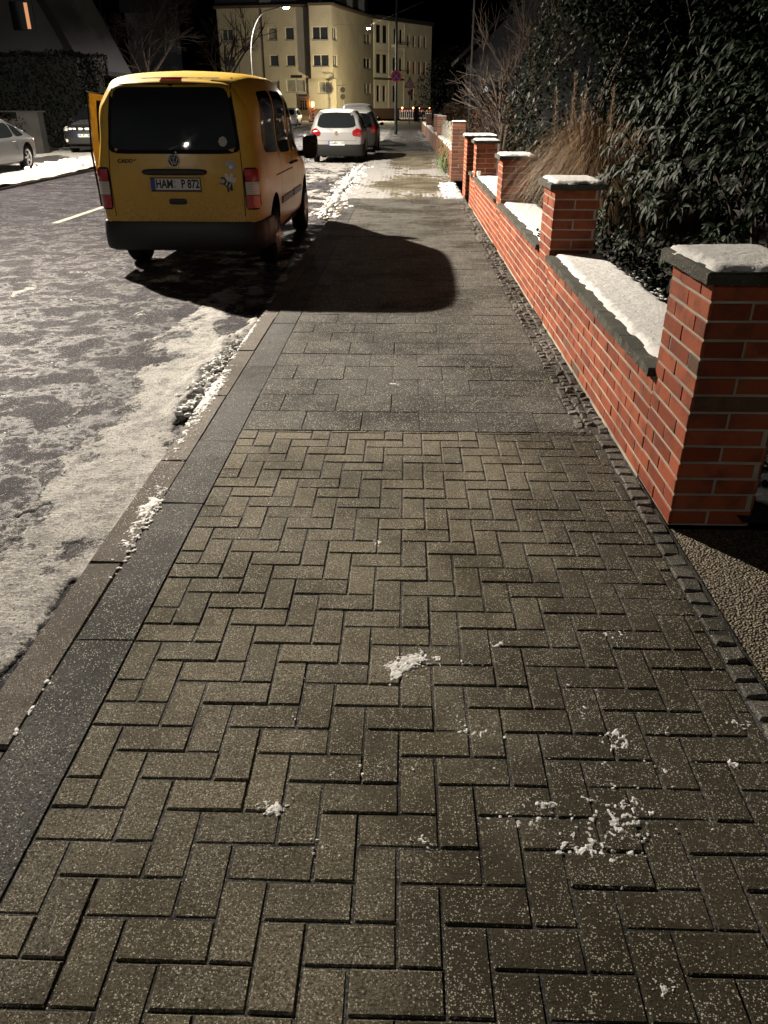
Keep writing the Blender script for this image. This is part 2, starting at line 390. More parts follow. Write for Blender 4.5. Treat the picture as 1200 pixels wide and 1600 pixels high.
def block(mb, o, u, v, n, su, sv, d, e=.004, m=0, col=.5, jit=0.0, tilt=0.0):
    """a stone: rectangle su x sv at o spanned by u, v, raised d along n, chamfered rim"""
    o = Vector(o); u = Vector(u); v = Vector(v); n = Vector(n)
    P = []
    t1, t2 = (random.uniform(-tilt, tilt), random.uniform(-tilt, tilt))
    jj = [(random.uniform(-jit, jit), random.uniform(-jit, jit)) for _ in range(4)]
    for h, i in ((-.0, 0), (d - e, 0), (d, e)):
        for k, (a, b) in enumerate(((0, 0), (1, 0), (1, 1), (0, 1))):
            x = (i if a == 0 else su - i) + jj[k][0]; y = (i if b == 0 else sv - i) + jj[k][1]
            P.append(o + u * x + v * y + n * (h + (t1 * (a - .5) + t2 * (b - .5) if h > 0 else 0)))
    f = []
    for r in (0, 4):
        for k in range(4): f.append((r + k, r + (k + 1) % 4, r + 4 + (k + 1) % 4, r + 4 + k))
    f.append((8, 9, 10, 11))
    mb.add(P, f, m, col)

X_, Y_, Z_ = (1, 0, 0), (0, 1, 0), (0, 0, 1)
ROAD_Z = -.07
WX = 1.14           # street face of the garden wall

def sheet(name, x0, x1, y0, y1, z, m, nx=2, ny=2, kind='structure'):
    mb = MB(); V = [(x0 + (x1 - x0) * i / (nx - 1), y0 + (y1 - y0) * j / (ny - 1), z) for i in range(nx) for j in range(ny)]
    mb.grid(V, nx, ny, flip=True)
    o = mb.build(name, m); tag(o, kind=kind); return o
def kindof(o, k='structure'): o['kind'] = k; return o

sheet('ground', -700, 700, -200, 900, -.30, M['ground'])
sheet('road', -9.0, -1.238, -12, 106, ROAD_Z, M['asphalt'])
sheet('crossing_road', -160, 90, 106, 109.0, ROAD_Z + .004, M['asphalt'])
# far pavement and parking strip
mb = MB(); mb.box((-40, -12, -.28), (-9.0, 106, ROAD_Z + .035)); kindof(mb.build('far_pavement', M['concrete']))
# base under the near pavement
mb = MB(); mb.box((-1.10, -2, -.29), (1.14, 101, -.0038)); kindof(mb.build('pavement_bed', M['joint']))

# herringbone blocks -----------------------------------------------------
def herring(name, x0, x1, y0, y1, w=.1, gap=.0018, m=None, bev=.005, tilt=.0018):
    mb = MB()
    i0, i1 = int(math.floor(x0 / w)) - 2, int(math.ceil(x1 / w)) + 2; j0, j1 = int(math.floor(y0 / w)) - 2, int(math.ceil(y1 / w)) + 2
    for i in range(i0, i1):
        for j in range(j0, j1):
            k = (i + j) % 4
            if k == 0: a, b, c, d = i, j, i + 2, j + 1
            elif k == 2: a, b, c, d = i, j, i + 1, j + 2
            else: continue
            a, b, c, d = a * w + gap, b * w + gap, c * w - gap, d * w - gap
            a, b, c, d = max(a, x0 + gap), max(b, y0 + gap), min(c, x1 - gap), min(d, y1 - gap)
            if c - a < .012 or d - b < .012: continue
            col = random.betavariate(2, 2)
            if random.random() < .06: col = 1.0
            block(mb, (a, b, -.06), X_, Y_, Z_, c - a, d - b, .06 + random.uniform(-.0016, .0016), bev, 0, col, .0012, tilt)
    return kindof(mb.build(name, m or M['paver']))
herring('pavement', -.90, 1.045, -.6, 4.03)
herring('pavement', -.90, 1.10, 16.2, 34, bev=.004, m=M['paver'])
# slabs in running bond, with the dark edging strip, to the end of the trodden patch
def slabs(name, x0, x1, y0, y1, sx=.33, sy=.30, m=None, off=True, gap=.0016, dark=.0):
    mb = MB(); j = 0; y = y0
    while y < y1 - .02:
        ye = min(y + sy * random.uniform(.985, 1.015), y1); x = x0 - (sx / 2 if (off and j % 2) else 0)
        while x < x1 - .02:
            a, b = max(x, x0) + gap, min(x + sx, x1) - gap
            if b - a > .03:
                c = random.betavariate(1.6, 1.6)
                block(mb, (a, y + gap, -.06), X_, Y_, Z_, b - a, ye - y - 2 * gap, .0605 + random.uniform(-.0012, .0025), .003, 0, c, .002, .0025)
            x += sx
        y = ye; j += 1
    return kindof(mb.build(name, m or M['slab']))
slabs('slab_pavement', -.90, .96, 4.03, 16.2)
for ya, yb in ((.1, 1.1), (1.1, 2.1), (2.1, 3.12), (3.12, 3.86), (3.86, 4.6)): slabs('edging_strip', -1.10, -.90, ya, yb, sx=.21, sy=1.2, m=M['dark_slab'], off=False)
slabs('edging_strip', -1.10, -.90, 4.6, 16.2, sx=.21, sy=.60, m=M['dark_slab'], off=False)
slabs('edging_strip', -1.10, -.90, 16.2, 101, sx=.21, sy=.9, m=M['slab'], off=False)
mb = MB(); mb.box((-.90, 34, -.06), (1.12, 101, -.004)); kindof(mb.build('far_sidewalk', M['slab']))
mb = MB(); y = -.4
while y < 100:
    L = 1.0 if y < 20 else 3.0
    block(mb, (-1.24, y + .004, -.25), X_, Y_, Z_, .14, L - .008, .25 + random.uniform(-.003, .003), .008, 0, random.random(), .002, .003); y += L
kindof(mb.build('kerb', M['kerb']))
# far kerb
mb = MB(); mb.box((-9.12, -12, -.25), (-8.98, 104, ROAD_Z + .05)); kindof(mb.build('far_kerb', M['kerb']))
# small granite setts along the wall foot
mb = MB(); y = -.6
while y < 4.0:
    h = random.uniform(.07, .10)
    block(mb, (1.05 + random.uniform(-.004, .004), y, -.06), X_, Y_, Z_, .078, h - .008, .064 + random.uniform(-.004, .004), .009, 0, random.random(), .005, .007); y += h
cols = (.965, 1.022, 1.080)
for cx in cols:
    y = 4.03
    while y < 16.2:
        h = random.uniform(.045, .085)
        block(mb, (cx + random.uniform(-.006, .006), y, -.06), X_, Y_, Z_, .05, h - .007, .063 + random.uniform(-.007, .006), .009, 0, random.random(), .006, .010); y += h
kindof(mb.build('cobble_gutter', M['sett']))
# worn road line
mb = MB()
for a, b in ((13.0, 15.6), (19, 21.5), (25, 28)):
    xx = -5.62 if a > 10 else -3.0
    if a < 10: mb.add([(xx - .05, a, ROAD_Z + .004), (xx + .05, a, ROAD_Z + .004), (xx + .08, b, ROAD_Z + .004), (xx - .02, b, ROAD_Z + .004)], [(0, 1, 2, 3)])
    else: mb.add([(xx - .06, a, ROAD_Z + .004), (xx + .06, a, ROAD_Z + .004), (xx + .06, b, ROAD_Z + .004), (xx - .06, b, ROAD_Z + .004)], [(0, 1, 2, 3)])
kindof(mb.build('road_marking', M['linepaint']))

# garden side -------------------------------------------------------------
mb = MB(); mb.box((1.14, -2, -.29), (3.2, 2.96, -.012)); kindof(mb.build('garden_path', M['gravel']))
xs = np.linspace(1.42, 32, 60); ys = np.linspace(2.9, 100, 200)
Xg, Yg = np.meshgrid(xs, ys, indexing='ij')
Zg = .02 + .40 * sstep(1.5, 2.2, Xg) * sstep(3.6, 6, Yg) * (1 - sstep(14.5, 16, Yg)) + .06 * fbm(Xg * 1.5, Yg * 1.5, 4, 3)
Zg = np.where(Xg < 1.6, np.minimum(Zg, .1), Zg)
V = np.stack([Xg, Yg, Zg], -1).reshape(-1, 3); nx, ny = Xg.shape
idx = np.arange(nx * ny).reshape(nx, ny)
F = np.stack([idx[:-1, :-1], idx[1:, :-1], idx[1:, 1:], idx[:-1, 1:]], -1).reshape(-1, 4)
kindof(np_mesh('garden_ground', V, F, M['soil']))

# ---------------------------------------------------------------- snow as relief that dips under the ground where it ends
def snow_field(name, xs, ys, hfun, base, mat, kind='stuff'):
    X, Y = np.meshgrid(xs, ys, indexing='ij'); Hh = hfun(X, Y)
    Z = base + np.maximum(Hh, -.012)
    nx, ny = X.shape; idx = np.arange(nx * ny).reshape(nx, ny)
    q = np.stack([idx[:-1, :-1], idx[1:, :-1], idx[1:, 1:], idx[:-1, 1:]], -1).reshape(-1, 4)
    hf = Hh.ravel(); keep = (hf[q] > 0).any(1); q = q[keep]
    used = np.unique(q); remap = np.full(nx * ny, -1); remap[used] = np.arange(len(used))
    V = np.stack([X, Y, Z], -1).reshape(-1, 3)[used]
    o = np_mesh(name, V, remap[q], mat, vary=np.clip(Hh.ravel()[used] / .02, 0, 1)); o['kind'] = kind; return o

def ygeo(y0, y1, s0, k):
    ys = [y0]
    while ys[-1] < y1: ys.append(ys[-1] + max(s0, k * ys[-1]))
    return np.array(ys)
def road_h(X, Y):
    warp = (fbm(X * .9, Y * .35, 3, 50) - .5) * .8
    lace = fbm(X * 6.0 + warp * 2, Y * 3.2, 6, 11, .62)          # lacy breakup
    big = fbm(X * 1.3, Y * .45, 4, 23)
    fine = fbm(X * 28, Y * 24, 3, 31)
    streak = fbm((X + .13 * Y) * 2.6, Y * .22, 4, 77)
    d = np.zeros_like(X)
    # packed band next to the kerb, drifting from x=-1.55 to -1.9
    cx = -1.47 - .055 * np.clip(Y - 2.6, 0, 5)
    band = np.exp(-((X - cx) / .27) ** 2) * (1 - sstep(7.6, 8.6, Y))
    near = sstep(-5.4, -3.0, X) * (1 - sstep(7.3, 9.5, Y))
    d = .20 + .56 * band + .06 * near - .05 * sstep(-4, -6, X)
    d -= .45 * np.exp(-((X - (-2.15 - .04 * (Y - 2))) / .16) ** 2) * (1 - sstep(3.3, 4.2, Y)) * .5
    d -= .10 * np.exp(-((X + 3.1) / .5) ** 2 - ((Y - 3.4) / 1.3) ** 2) + .16 * np.exp(-((X + 3.3) / 1.0) ** 2 - ((Y - 6.6) / 1.0) ** 2)
    d += .10 * np.exp(-((X + 5.0) / 2.2) ** 2 - ((Y - 8.4) / 2.0) ** 2)
    # clean wheel lane farther left
    lane = sstep(9, 12, Y) * sstep(-3.5, -4.3, X) * (1 - sstep(-8.0, -8.5, X)); d -= .25 * lane * (1 - sstep(24, 36, Y))
    # gutter between the band and kerb
    d -= .40 * np.exp(-((X + 1.275) / .04) ** 2) * (1 - sstep(4.5, 6, Y)) * (fbm(Y * 2.2, X * 0 + 3, 3, 5) > .45)
    # parking lane between the van and the next car, and beyond
    park = sstep(13.4, 14.2, Y) * sstep(-3.6, -3.2, X); d += .42 * park * (1 - .75 * np.exp(-((Y - 19.8) / 1.6) ** 2)*(X<-1.75)) * (1 - .3 * sstep(26, 30, Y))
    d += .30 * sstep(24, 34, Y)
    under = (X > -3.4) & (X < -1.6) & (Y > 8.7) & (Y < 13.4); d -= .20 * under
    h = ((lace - .5) * .95 + (big - .5) * .45 + (streak - .5) * .45 + (fine - .5) * .16) - (.52 - d * .95) 
    h = np.where(h > 0, np.minimum(h * .30, .0055 + h * .035), h * .11)
    h = np.where(h > 0, h * .75 + .004 * fine, h)
    h = np.where(h > .030, .030 + (h - .030) * .25, h)
    # ploughed ridge by the kerb
    rx = -1.345 + .03 * np.sin(Y * 2.1) + .02 * np.sin(Y * 7)
    rid = np.exp(-((X - rx) / .085) ** 2) * (sstep(4.15, 4.6, Y) * (1 - sstep(6.6, 7.4, Y)) * .070 + sstep(13.0, 14.0, Y) * .10 * (1 - sstep(24, 30, Y)))
    h = h + rid * (.65 + .7 * fbm(X * 15, Y * 15, 4, 91))
    h = np.where((X > -1.262) & (h < .0) , np.minimum(h, -.002), h)
    # a ragged ice edge in the gutter near the photographer
    ge = np.exp(-((X + 1.262) / .022) ** 2) * (Y < 3.2); h = h + ge * .045 * (fbm(X * 30, Y * 3.5, 4, 97) - .33)
    return h
xs = np.concatenate([np.arange(-9.0, -5.4, .06), np.arange(-5.4, -3.2, .03), np.arange(-3.2, -1.235, .016)])
snow_field('snow', xs, ygeo(1.2, 104, .017, .0052), road_h, ROAD_Z, M['packed'])
# snow over the far pavement and parking strip
def far_h(X, Y):
    h = fbm(X * 1.1, Y * .5, 5, 140) * .9 + fbm(X * 4, Y * 3, 3, 141) * .3 - .46
    edge = np.exp(-((X + 9.35) / .5) ** 2); h = h * .12 + edge * (.05 + .03 * fbm(X * 3, Y * 3, 4, 150))
    rid = np.exp(-((X + 9.9) / .35) ** 2) * sstep(21, 23.5, Y) * (1 - sstep(27, 28.5, Y)) * .32 * fbm(X * 5, Y * 4, 4, 151)
    tr = np.exp(-((X + 11.8) / 2.6) ** 2 - ((Y - 28.5) / 1.2) ** 2); h -= .05 * tr
    return h + rid
snow_field('snow', np.arange(-22, -8.98, .10), ygeo(14, 104, .10, .006), far_h, ROAD_Z + .037, M['packed'])
# snow on the pavement beyond the swept slabs
def walk_h(X, Y):
    left = 1 - sstep(-1.0, -.15, X); right = sstep(.45, .85, X)
    d = .34 * left * (1 - .5 * sstep(25, 32, Y)) + .28 * right * (1 - .6 * sstep(17.8, 20, Y)) + .10
    d -= .30 * np.exp(-((Y - 19.3) / .9) ** 2) * (1 - left * .6) + .10 * sstep(27, 31, Y) * (1 - .9 * np.exp(-((Y-47)/5)**2)) * (1 - .7 * np.maximum(left, right))
    d += .28 * np.exp(-((Y - 23.0) / 1.6) ** 2) + .16 * np.exp(-((Y - 17.0) / .7) ** 2)
    n = fbm(X * 4.2, Y * 1.9, 5, 210, .6) * .62 + fbm(X * 13, Y * 9, 4, 215) * .40
    joint = .10 * (np.abs(((X + 10) / .1) % 1 - .5) > .40) + .08 * (np.abs((Y / .3) % 1 - .5) > .44)
    h = (n - (.765 - d) - joint * .9) * .08
    h = np.minimum(h, .006 + h * .25)
    h = h - .1 * (1 - sstep(15.9, 16.35, Y + .25 * fbm(X * 3, Y * 0, 3, 9) - .1 * X * 0))
    return h
snow_field('snow', np.arange(-1.24, 1.13, .024), ygeo(15.6, 62, .03, .0035), walk_h, .0, M['trodden'])

# loose snow crumbs and thin dustings on the blocks
def blob(mb, c, r, sq=.6, seed=0):
    """an irregular crumb: a lumpy, stretched little body"""
    V = []; F = []; n1, n2 = (8, 6) if r > .006 else (6, 4)
    ph = random.uniform(0, 6); of = Vector((random.uniform(0, 90), random.uniform(0, 90), 0)); st1 = random.uniform(.7, 1.5); yaw = random.uniform(0, PI); cy, sy = math.cos(yaw), math.sin(yaw)
    for i in range(n2):
        a = PI * i / (n2 - 1) - PI / 2
        for k in range(n1):
            b = 2 * PI * k / n1 + ph; d = Vector((math.cos(a) * math.cos(b), math.cos(a) * math.sin(b), math.sin(a)))
            rr = r * (1 + .55 * mnoise.noise(d * 1.7 + of) + .25 * mnoise.noise(d * 4 + of))
            x, y = d.x * rr * st1, d.y * rr / st1
            V.append((c[0] + x * cy - y * sy, c[1] + x * sy + y * cy, c[2] + rr * sq * d.z))
    for i in range(n2 - 1):
        for k in range(n1): F.append((i * n1 + k, i * n1 + (k + 1) % n1, (i + 1) * n1 + (k + 1) % n1, (i + 1) * n1 + k))
    mb.add(V, F)
mb = MB()
spots = [(.0, 1.98, .10, 60), (.06, 2.02, .08, 40), (.33, 2.12, .05, 18), (.22, 2.02, .05, 12), (.72, 2.18, .07, 26), (.56, 1.79, .06, 14), (.62, 1.68, .07, 34), (.75, 1.72, .05, 12),
         (-.33, 1.42, .06, 34), (.27, 1.38, .05, 22), (.38, 1.42, .07, 24), (.62, 1.42, .06, 14), (.82, 1.38, .05, 14), (.7, 1.6, .08, 10), (.9, 1.6, .05, 16), (.52, 1.90, .03, 8), (-.1, 2.8, .05, 20),
         (-.05, 4.85, .04, 10), (-.14, 2.55, .05, 5), (-.08, 1.55, .1, 14), (-.18, 1.30, .06, 8), (.05, 1.32, .05, 8), (.55, .98, .05, 20), (-.3, 1.75, .02, 4), (-.67, 2.8, .015, 5), (.2, 1.7, .15, 14), (.5, 1.35, .2, 20), (1.0, 1.75, .08, 14)]
for x, y, s, n in spots:
    for _ in range(int(n * .5)):
        px, py = random.gauss(x, s * .55), random.gauss(y, s * .45); r = min(.0035, random.expovariate(1 / .0014) + .0009)
        blob(mb, (px, py, .001), r, .45)
for _ in range(420):                                               # single crumbs everywhere
    px, py = random.uniform(-.9, 1.05), random.uniform(.9, 5) ; blob(mb, (px, py, .001), random.uniform(.001, .0026))
for _ in range(70):                                                # slivers along the kerb joint
    y = random.uniform(1.6, 3.4); 
    if math.sin(y * 5) > -.2: blob(mb, (-1.10 + random.gauss(0, .006), y, .002), random.uniform(.003, .010))
for _ in range(260):                                              # coarse frost left on the kerb between the slabs and gutter
    y = random.triangular(2.4, 4.6, 3.3); blob(mb, (random.uniform(-1.235, -1.115), y, .001), random.uniform(.001, .0032))
kindof(mb.build('snow_crumbs', M['crumb'], smooth=True), 'stuff'); mb = MB()
# half-melted crusts pressed onto the blocks
def crust(x0, x1, y0, y1, blobs, base=.0, step=.0035, seed=0, hmax=.0022):
    xs = np.arange(x0, x1, step); ys = np.arange(y0, y1, step); X, Y = np.meshgrid(xs, ys, indexing='ij'); m_ = np.zeros_like(X)
    for (bx, by, sx, sy, amp, rot) in blobs:
        dx, dy = X - bx, Y - by; u = dx * math.cos(rot) + dy * math.sin(rot); v = -dx * math.sin(rot) + dy * math.cos(rot)
        m_ = np.maximum(m_, amp * np.exp(-(u / sx) ** 2 - (v / sy) ** 2))
    n_ = fbm(X * 34 + 3 * vnoise(X * 9, Y * 9, 5), Y * 34, 5, 400 + seed, .62) * .62 + fbm(X * 120, Y * 120, 2, 420 + seed) * .38
    h = np.minimum((n_ - (.875 - m_ * .42)) * .030, hmax) * np.where(n_ > -1, 1, 1)
    nx, ny = X.shape; idx = np.arange(nx * ny).reshape(nx, ny); hf = h.ravel(); q_ = np.stack([idx[:-1, :-1], idx[1:, :-1], idx[1:, 1:], idx[:-1, 1:]], -1).reshape(-1, 4); q_ = q_[(hf[q_] > 0).any(1)]
    if len(q_) == 0: return
    used = np.unique(q_); remap = np.full(nx * ny, -1); remap[used] = np.arange(len(used)); Z = base + np.maximum(h, -.004)
    mb.add(np.stack([X, Y, Z], -1).reshape(-1, 3)[used].tolist(), remap[q_].tolist())
B_ = []
for x, y, s, n in spots:
    B_.append((x, y, s * 1.15, s * .75, min(1.0, .50 + n / 75), random.uniform(-.6, .9)))
crust(-.88, 1.04, .85, 3.0, B_, .0005)
crust(-.3, .2, 4.7, 5.0, [(-.05, 4.85, .06, .04, .9, 0)], .001)
crust(-1.239, -1.11, 3.7, 7.0, [(-1.21, 4.6, .06, .7, 1.25, 0), (-1.235, 6.0, .035, .9, 1.1, 0)], .001, .006, 9, .006)
crust(-1.239, -1.10, 2.2, 4.5, [(-1.14, 3.0, .05, .5, .95, 0), (-1.20, 3.9, .05, .35, .8, 0), (-1.105, 2.0, .02, .5, .8, 0)], .001, .005, 7)
kindof(mb.build('snow_crusts', M['snow'], smooth=True), 'stuff')
mb = MB()
for _ in range(260):                                               # lumps of the ploughed ridge
    y = random.triangular(4.25, 6.3, 4.7); x = -1.315 + random.gauss(0, .04)
    blob(mb, (x, y, ROAD_Z + .052 + random.uniform(-.012, .016)), random.uniform(.008, .024) * (1 if y < 5.4 else .7), .6)
for _ in range(0): blob(mb, (-2.02 + random.gauss(0, .02), random.uniform(4.7, 5.3), ROAD_Z + .01), random.uniform(.01, .022), .7)
for _ in range(420):
    y = random.uniform(13.2, 25); x = -1.32 + random.gauss(0, .13); blob(mb, (x, y, .0), random.uniform(.015, .045), .6)
for _ in range(160):
    y = random.uniform(22.8, 27.2); x = -9.9 + random.gauss(0, .22); blob(mb, (x, y, .06), random.uniform(.05, .13), .8)
for _ in range(200):
    x = random.uniform(.72, 1.1); y = random.uniform(16.3, 19.5); blob(mb, (x, y, .01), random.uniform(.01, .05), .6)
kindof(mb.build('snow_lumps', M['snow'], smooth=True), 'stuff')

# ---------------------------------------------------------------- brick walls
def brick_face(mb, o, u, n, length, courses, pitch, blen, off=0, e=.003, d=.012, halfrows=True, gap=.010, z0=0.0, mats=0, odd=None):
    """clinker facing on one face: courses laid from o along u, facing n"""
    for c in range(courses):
        z = o[2] + z0 + c * pitch
        x = 0.0
        s = (blen + gap) * (.5 if (c + off) % 2 else 0)
        x = -s
        while x < length - .01:
            a, b = max(x, 0), min(x + blen, length)
            if b - a > .02:
                col = random.random()
                p = (o[0] + u[0] * a, o[1] + u[1] * a, z)
                block(mb, p, u, Z_, n, b - a, pitch - gap, d + random.uniform(-.0015, .0015), e, mats, col, .0012, .001)
            x += blen + gap
def pillar(parent, x0, y0, sx, sy, z0, zt, bm='brick', pitch=.0728, capw=.045, cap_h=.044, capmat='stone', name='pillar', label=None, offs=0, cap=True):
    """square brick pier: mortar core with clinker facing all round, plus a capstone"""
    i = .013; nC = max(1, int(round((zt - z0) / pitch)))
    mb = MB(); e_ = .0045; mb.box((x0 + e_, y0 + e_, z0), (x0 + sx - e_, y0 + sy - e_, zt), 1)
    pt = (zt - z0) / nC
    zb = z0 + .006
    brick_face(mb, (x0 + i, y0 + sy, zb), (0, -1, 0), (-1, 0, 0), sy, nC, pt, .24, offs)
    brick_face(mb, (x0 + i, y0 + i, zb), X_, (0, -1, 0), sx - 2 * i, nC, pt, sx - 2 * i - .0 if False else .30, offs + 1)
    brick_face(mb, (x0 + sx - i, y0, zb), Y_, (1, 0, 0), sy, nC, pt, .24, offs)
    brick_face(mb, (x0 + sx - i, y0 + sy - i, zb), (-1, 0, 0), Y_, sx - 2 * i, nC, pt, .30, offs)
    p = mb.build(name, [M[bm], M['mortar']], parent)
    if label: p['label'] = label
    if cap:
        c = MB(); nx, ny = 10, 12; V = []
        X0, X1, Y0, Y1 = x0 - capw, x0 + sx + capw, y0 - capw, y0 + sy + capw
        for (zz, ins) in ((zt, .0), (zt + .008, 0), (zt + cap_h - .008, 0.0), (zt + cap_h, .012)):
            for k in range(40):
                t = k / 40 * 4; s = int(t); f = t - s
                px, py = [(X0 + ins + (X1 - X0 - 2 * ins) * f, Y0 + ins), (X1 - ins, Y0 + ins + (Y1 - Y0 - 2 * ins) * f), (X1 - ins - (X1 - X0 - 2 * ins) * f, Y1 - ins), (X0 + ins, Y1 - ins - (Y1 - Y0 - 2 * ins) * f)][s]
                j = .004 * (mnoise.noise(Vector((px * 19, py * 19, zz * 30))))
                V.append((px + j, py + j * .8, zz + j * .5))
        F = [(r * 40 + k, r * 40 + (k + 1) % 40, (r + 1) * 40 + (k + 1) % 40, (r + 1) * 40 + k) for r in range(3) for k in range(40)]
        F += [tuple(reversed(range(40))), tuple(range(120, 160))]
        c.add(V, F); c.build('capstone', M[capmat], p)
    return p
def coping(mb, x0, x1, y0, y1, z, t=.04, seg=.5, m=0):
    y = y0
    while y < y1 - .02:
        ye = min(y + seg * random.uniform(.85, 1.15), y1)
        n = 14; V = []
        for zz in (z, z + t):
            for k in range(n + 1):
                yy = y + .004 + (ye - y - .008) * k / n; V.append((x0 + .010 * mnoise.noise(Vector((yy * 14, zz * 10, 1))) + random.uniform(-.003, .003), yy, zz + (.004 * mnoise.noise(Vector((yy * 9, 4, 2))) if zz > z else 0)))
            for k in range(n + 1):
                yy = y + .004 + (ye - y - .008) * k / n; V.append((x1, yy, zz))
        a, b, c, d = 0, n + 1, 2 * (n + 1), 3 * (n + 1)
        F = []
        for k in range(n):
            F += [(a + k, c + k, c + k + 1, a + k + 1)[::-1], (c + k, d + k, d + k + 1, c + k + 1), (b + k, b + k + 1, d + k + 1, d + k), (a + k, a + k + 1, b + k + 1, b + k)]
        F += [(a, b, d, c), (a + n, c + n, d + n, b + n)]
        mb.add(V, F, m); y = ye
def snow_pad(mb, x0, x1, y0, y1, z, h=.022, step=.018, wob=.02, seed=0):
    xs = np.arange(x0 - wob, x1 + wob + step, step); ys = np.arange(y0 - wob, y1 + wob + step, step)
    X, Y = np.meshgrid(xs, ys, indexing='ij')
    ex = np.minimum(X - x0, x1 - X); ey = np.minimum(Y - y0, y1 - Y); e = np.minimum(ex, ey) + wob * 1.6 * (fbm(X * 16, Y * 10, 4, 300 + seed) - .5)
    Hh = h * np.sqrt(np.clip(e / .03, 0, 1)) + .006 * fbm(X * 9, Y * 9, 4, 310) * sstep(.0, .03, e) + np.where(e <= 0, e * .7 - .001, 0)
    nx, ny = X.shape; idx = np.arange(nx * ny).reshape(nx, ny); hf = Hh.ravel()
    q = np.stack([idx[:-1, :-1], idx[1:, :-1], idx[1:, 1:], idx[:-1, 1:]], -1).reshape(-1, 4); q = q[(hf[q] > -.0005).any(1)]
    Z = z + np.maximum(Hh, -.008)
    used = np.unique(q); remap = np.full(nx * ny, -1); remap[used] = np.arange(len(used))
    V = np.stack([X, Y, Z], -1).reshape(-1, 3)[used]
    mb.add(V.tolist(), remap[q].tolist())

gw = empty('garden_wall', (WX, 2.97, 0), 0, 'long orange brick garden wall with square piers and mossy stone coping beside the pavement', 'wall')
def P(o): return o  # coordinates below are in world space; children are offset back
def place_children(root):
    for o in bpy.data.objects:
        if o.parent == root: o.matrix_parent_inverse = Matrix.Translation(-root.location)
snow = MB()
PIERS = [(2.97, .49, 1.02), (6.46, .54, 1.03), (10.15, .52, 1.03), (14.15, .52, 1.05)]
for k, (y, s, zt) in enumerate(PIERS):
    pillar(gw, WX, y, .345, s, .0, zt, offs=0)
    snow_pad(snow, WX - .012, WX + .37, y + .01 - .03, y + s + .02, zt + .0475, .014, wob=.03, seed=k)
pan = MB(); cop = MB()
ends = [(2.97 + .49, 6.46), (6.46 + .54, 10.15), (10.15 + .52, 14.15), (14.67, 15.35)]
for a, b in ends:
    mb = MB(); mb.box((WX + .0045, a + .001, 0), (WX + .36, b - .001, .50), 1)
    brick_face(mb, (WX + .013, b, .006), (0, -1, 0), (-1, 0, 0), b - a, 7, .0708, .24, 0)
    mb.box((WX - .003, a + .002, -.02), (WX + .30, b - .002, .012), 1); mb.build('wall_panel', [M['brick'], M['mortar']], gw)
    cp = MB(); coping(cp, WX - .03, WX + .40, a + .002, b - .002, .503, .042); cp.build('coping', M['stone'], gw)
    snow_pad(snow, WX + .045, WX + .415, a + .01, b - .01, .545, .017, wob=.035, seed=int(a * 10))
place_children(gw)
# gate pier of the same house standing on the pavement edge
gp = empty('gate_pier', (WX, 16.4, 0), 0, 'orange brick gate pier with snowy cap standing alone after the end of the long wall', 'pier')
pillar(gp, WX - .01, 16.3, .52, .75, .0, 1.06, offs=1); place_children(gp)
snow_pad(snow, WX - .04, WX + .54, 16.27, 17.08, 1.106, .016)
# neighbour's dark brick wall with white wooden panels
nw = empty('neighbour_wall', (1.06, 20.2, 0), 0, 'dark brown brick wall with piers and a white lattice panel, beyond the driveway gap', 'wall')
for (y, s, zt) in ((20.2, .36, 1.28), (30.4, .36, 1.28), (34.5, .4, 1.28), (49, .4, 1.2)):
    pillar(nw, 1.05, y, .31, s, 0, zt, 'brick2', cap=False, pitch=.075)
    snow_pad(snow, 1.05, 1.36, y, y + s, zt, .012, wob=.01)
for a, b, h in ((20.56, 30.4, .66), (30.76, 34.5, .66), (34.9, 49, .60), (49.4, 66, .55)):
    mb = MB(); mb.box((1.09, a, 0), (1.33, b, h), 1); brick_face(mb, (1.09, b, .01), (0, -1, 0), (-1, 0, 0), b - a, int(h / .075), .075, .24, 0)
    mb.build('wall_panel', [M['brick2'], M['mortar']], nw); snow_pad(snow, 1.08, 1.34, a + .03, b - .03, h, .014, step=.05)
mb = MB()
for k in range(9):
    y0 = 21.0 + k * 1.0
    zc = .12 * math.sin(k / 8 * PI)
for k in range(19):
    y0 = 20.75 + k * .5; t = (k % 4) / 4.0; dip = .14 * math.sin(t * PI)
    mb.box((1.19, y0, .70), (1.225, y0 + .035 if k % 3 else y0 + .07, 1.16 - dip))
for z in (.72, .90):
    mb.box((1.185, 20.62, z), (1.229, 30.35, z + .05))
n = 80
V = []
for k in range(n + 1):
    y0 = 20.6 + 9.75 * k / n; t = ((y0 - 20.75) / 2.0) % 1; z = 1.16 - .14 * math.sin(t * PI)
    V += [(1.18, y0, z), (1.235, y0, z), (1.235, y0, z + .05), (1.18, y0, z + .05)]
mb.grid(V, n + 1, 4, close=True)
mb.build('white_panel', M['white_wood'], nw); place_children(nw)
kindof(snow.build('snow_on_walls', M['snow'], smooth=True), 'stuff')

def back_h(X, Y): return (fbm(X * 5, Y * 5, 5, 610) - .47) * .16 + .02 * fbm(X * 22, Y * 22, 3, 611)
snow_field('snow', np.arange(1.52, 3.4, .02), np.arange(2.97, 5.2, .02), back_h, .085, M['snow'])
# small cup left on the wall
cup = MB(); cup.lathe([(.0, .566), (.028, .566), (.034, .64), (.031, .64), (.026, .572), (0, .572)], 'z', (1.19, 14.05, 0), 16)
tag(cup.build('cup', M['signwhite'], smooth=True, sharp=R(40)), 'small white cup standing in the snow on the brick wall coping', 'cup')

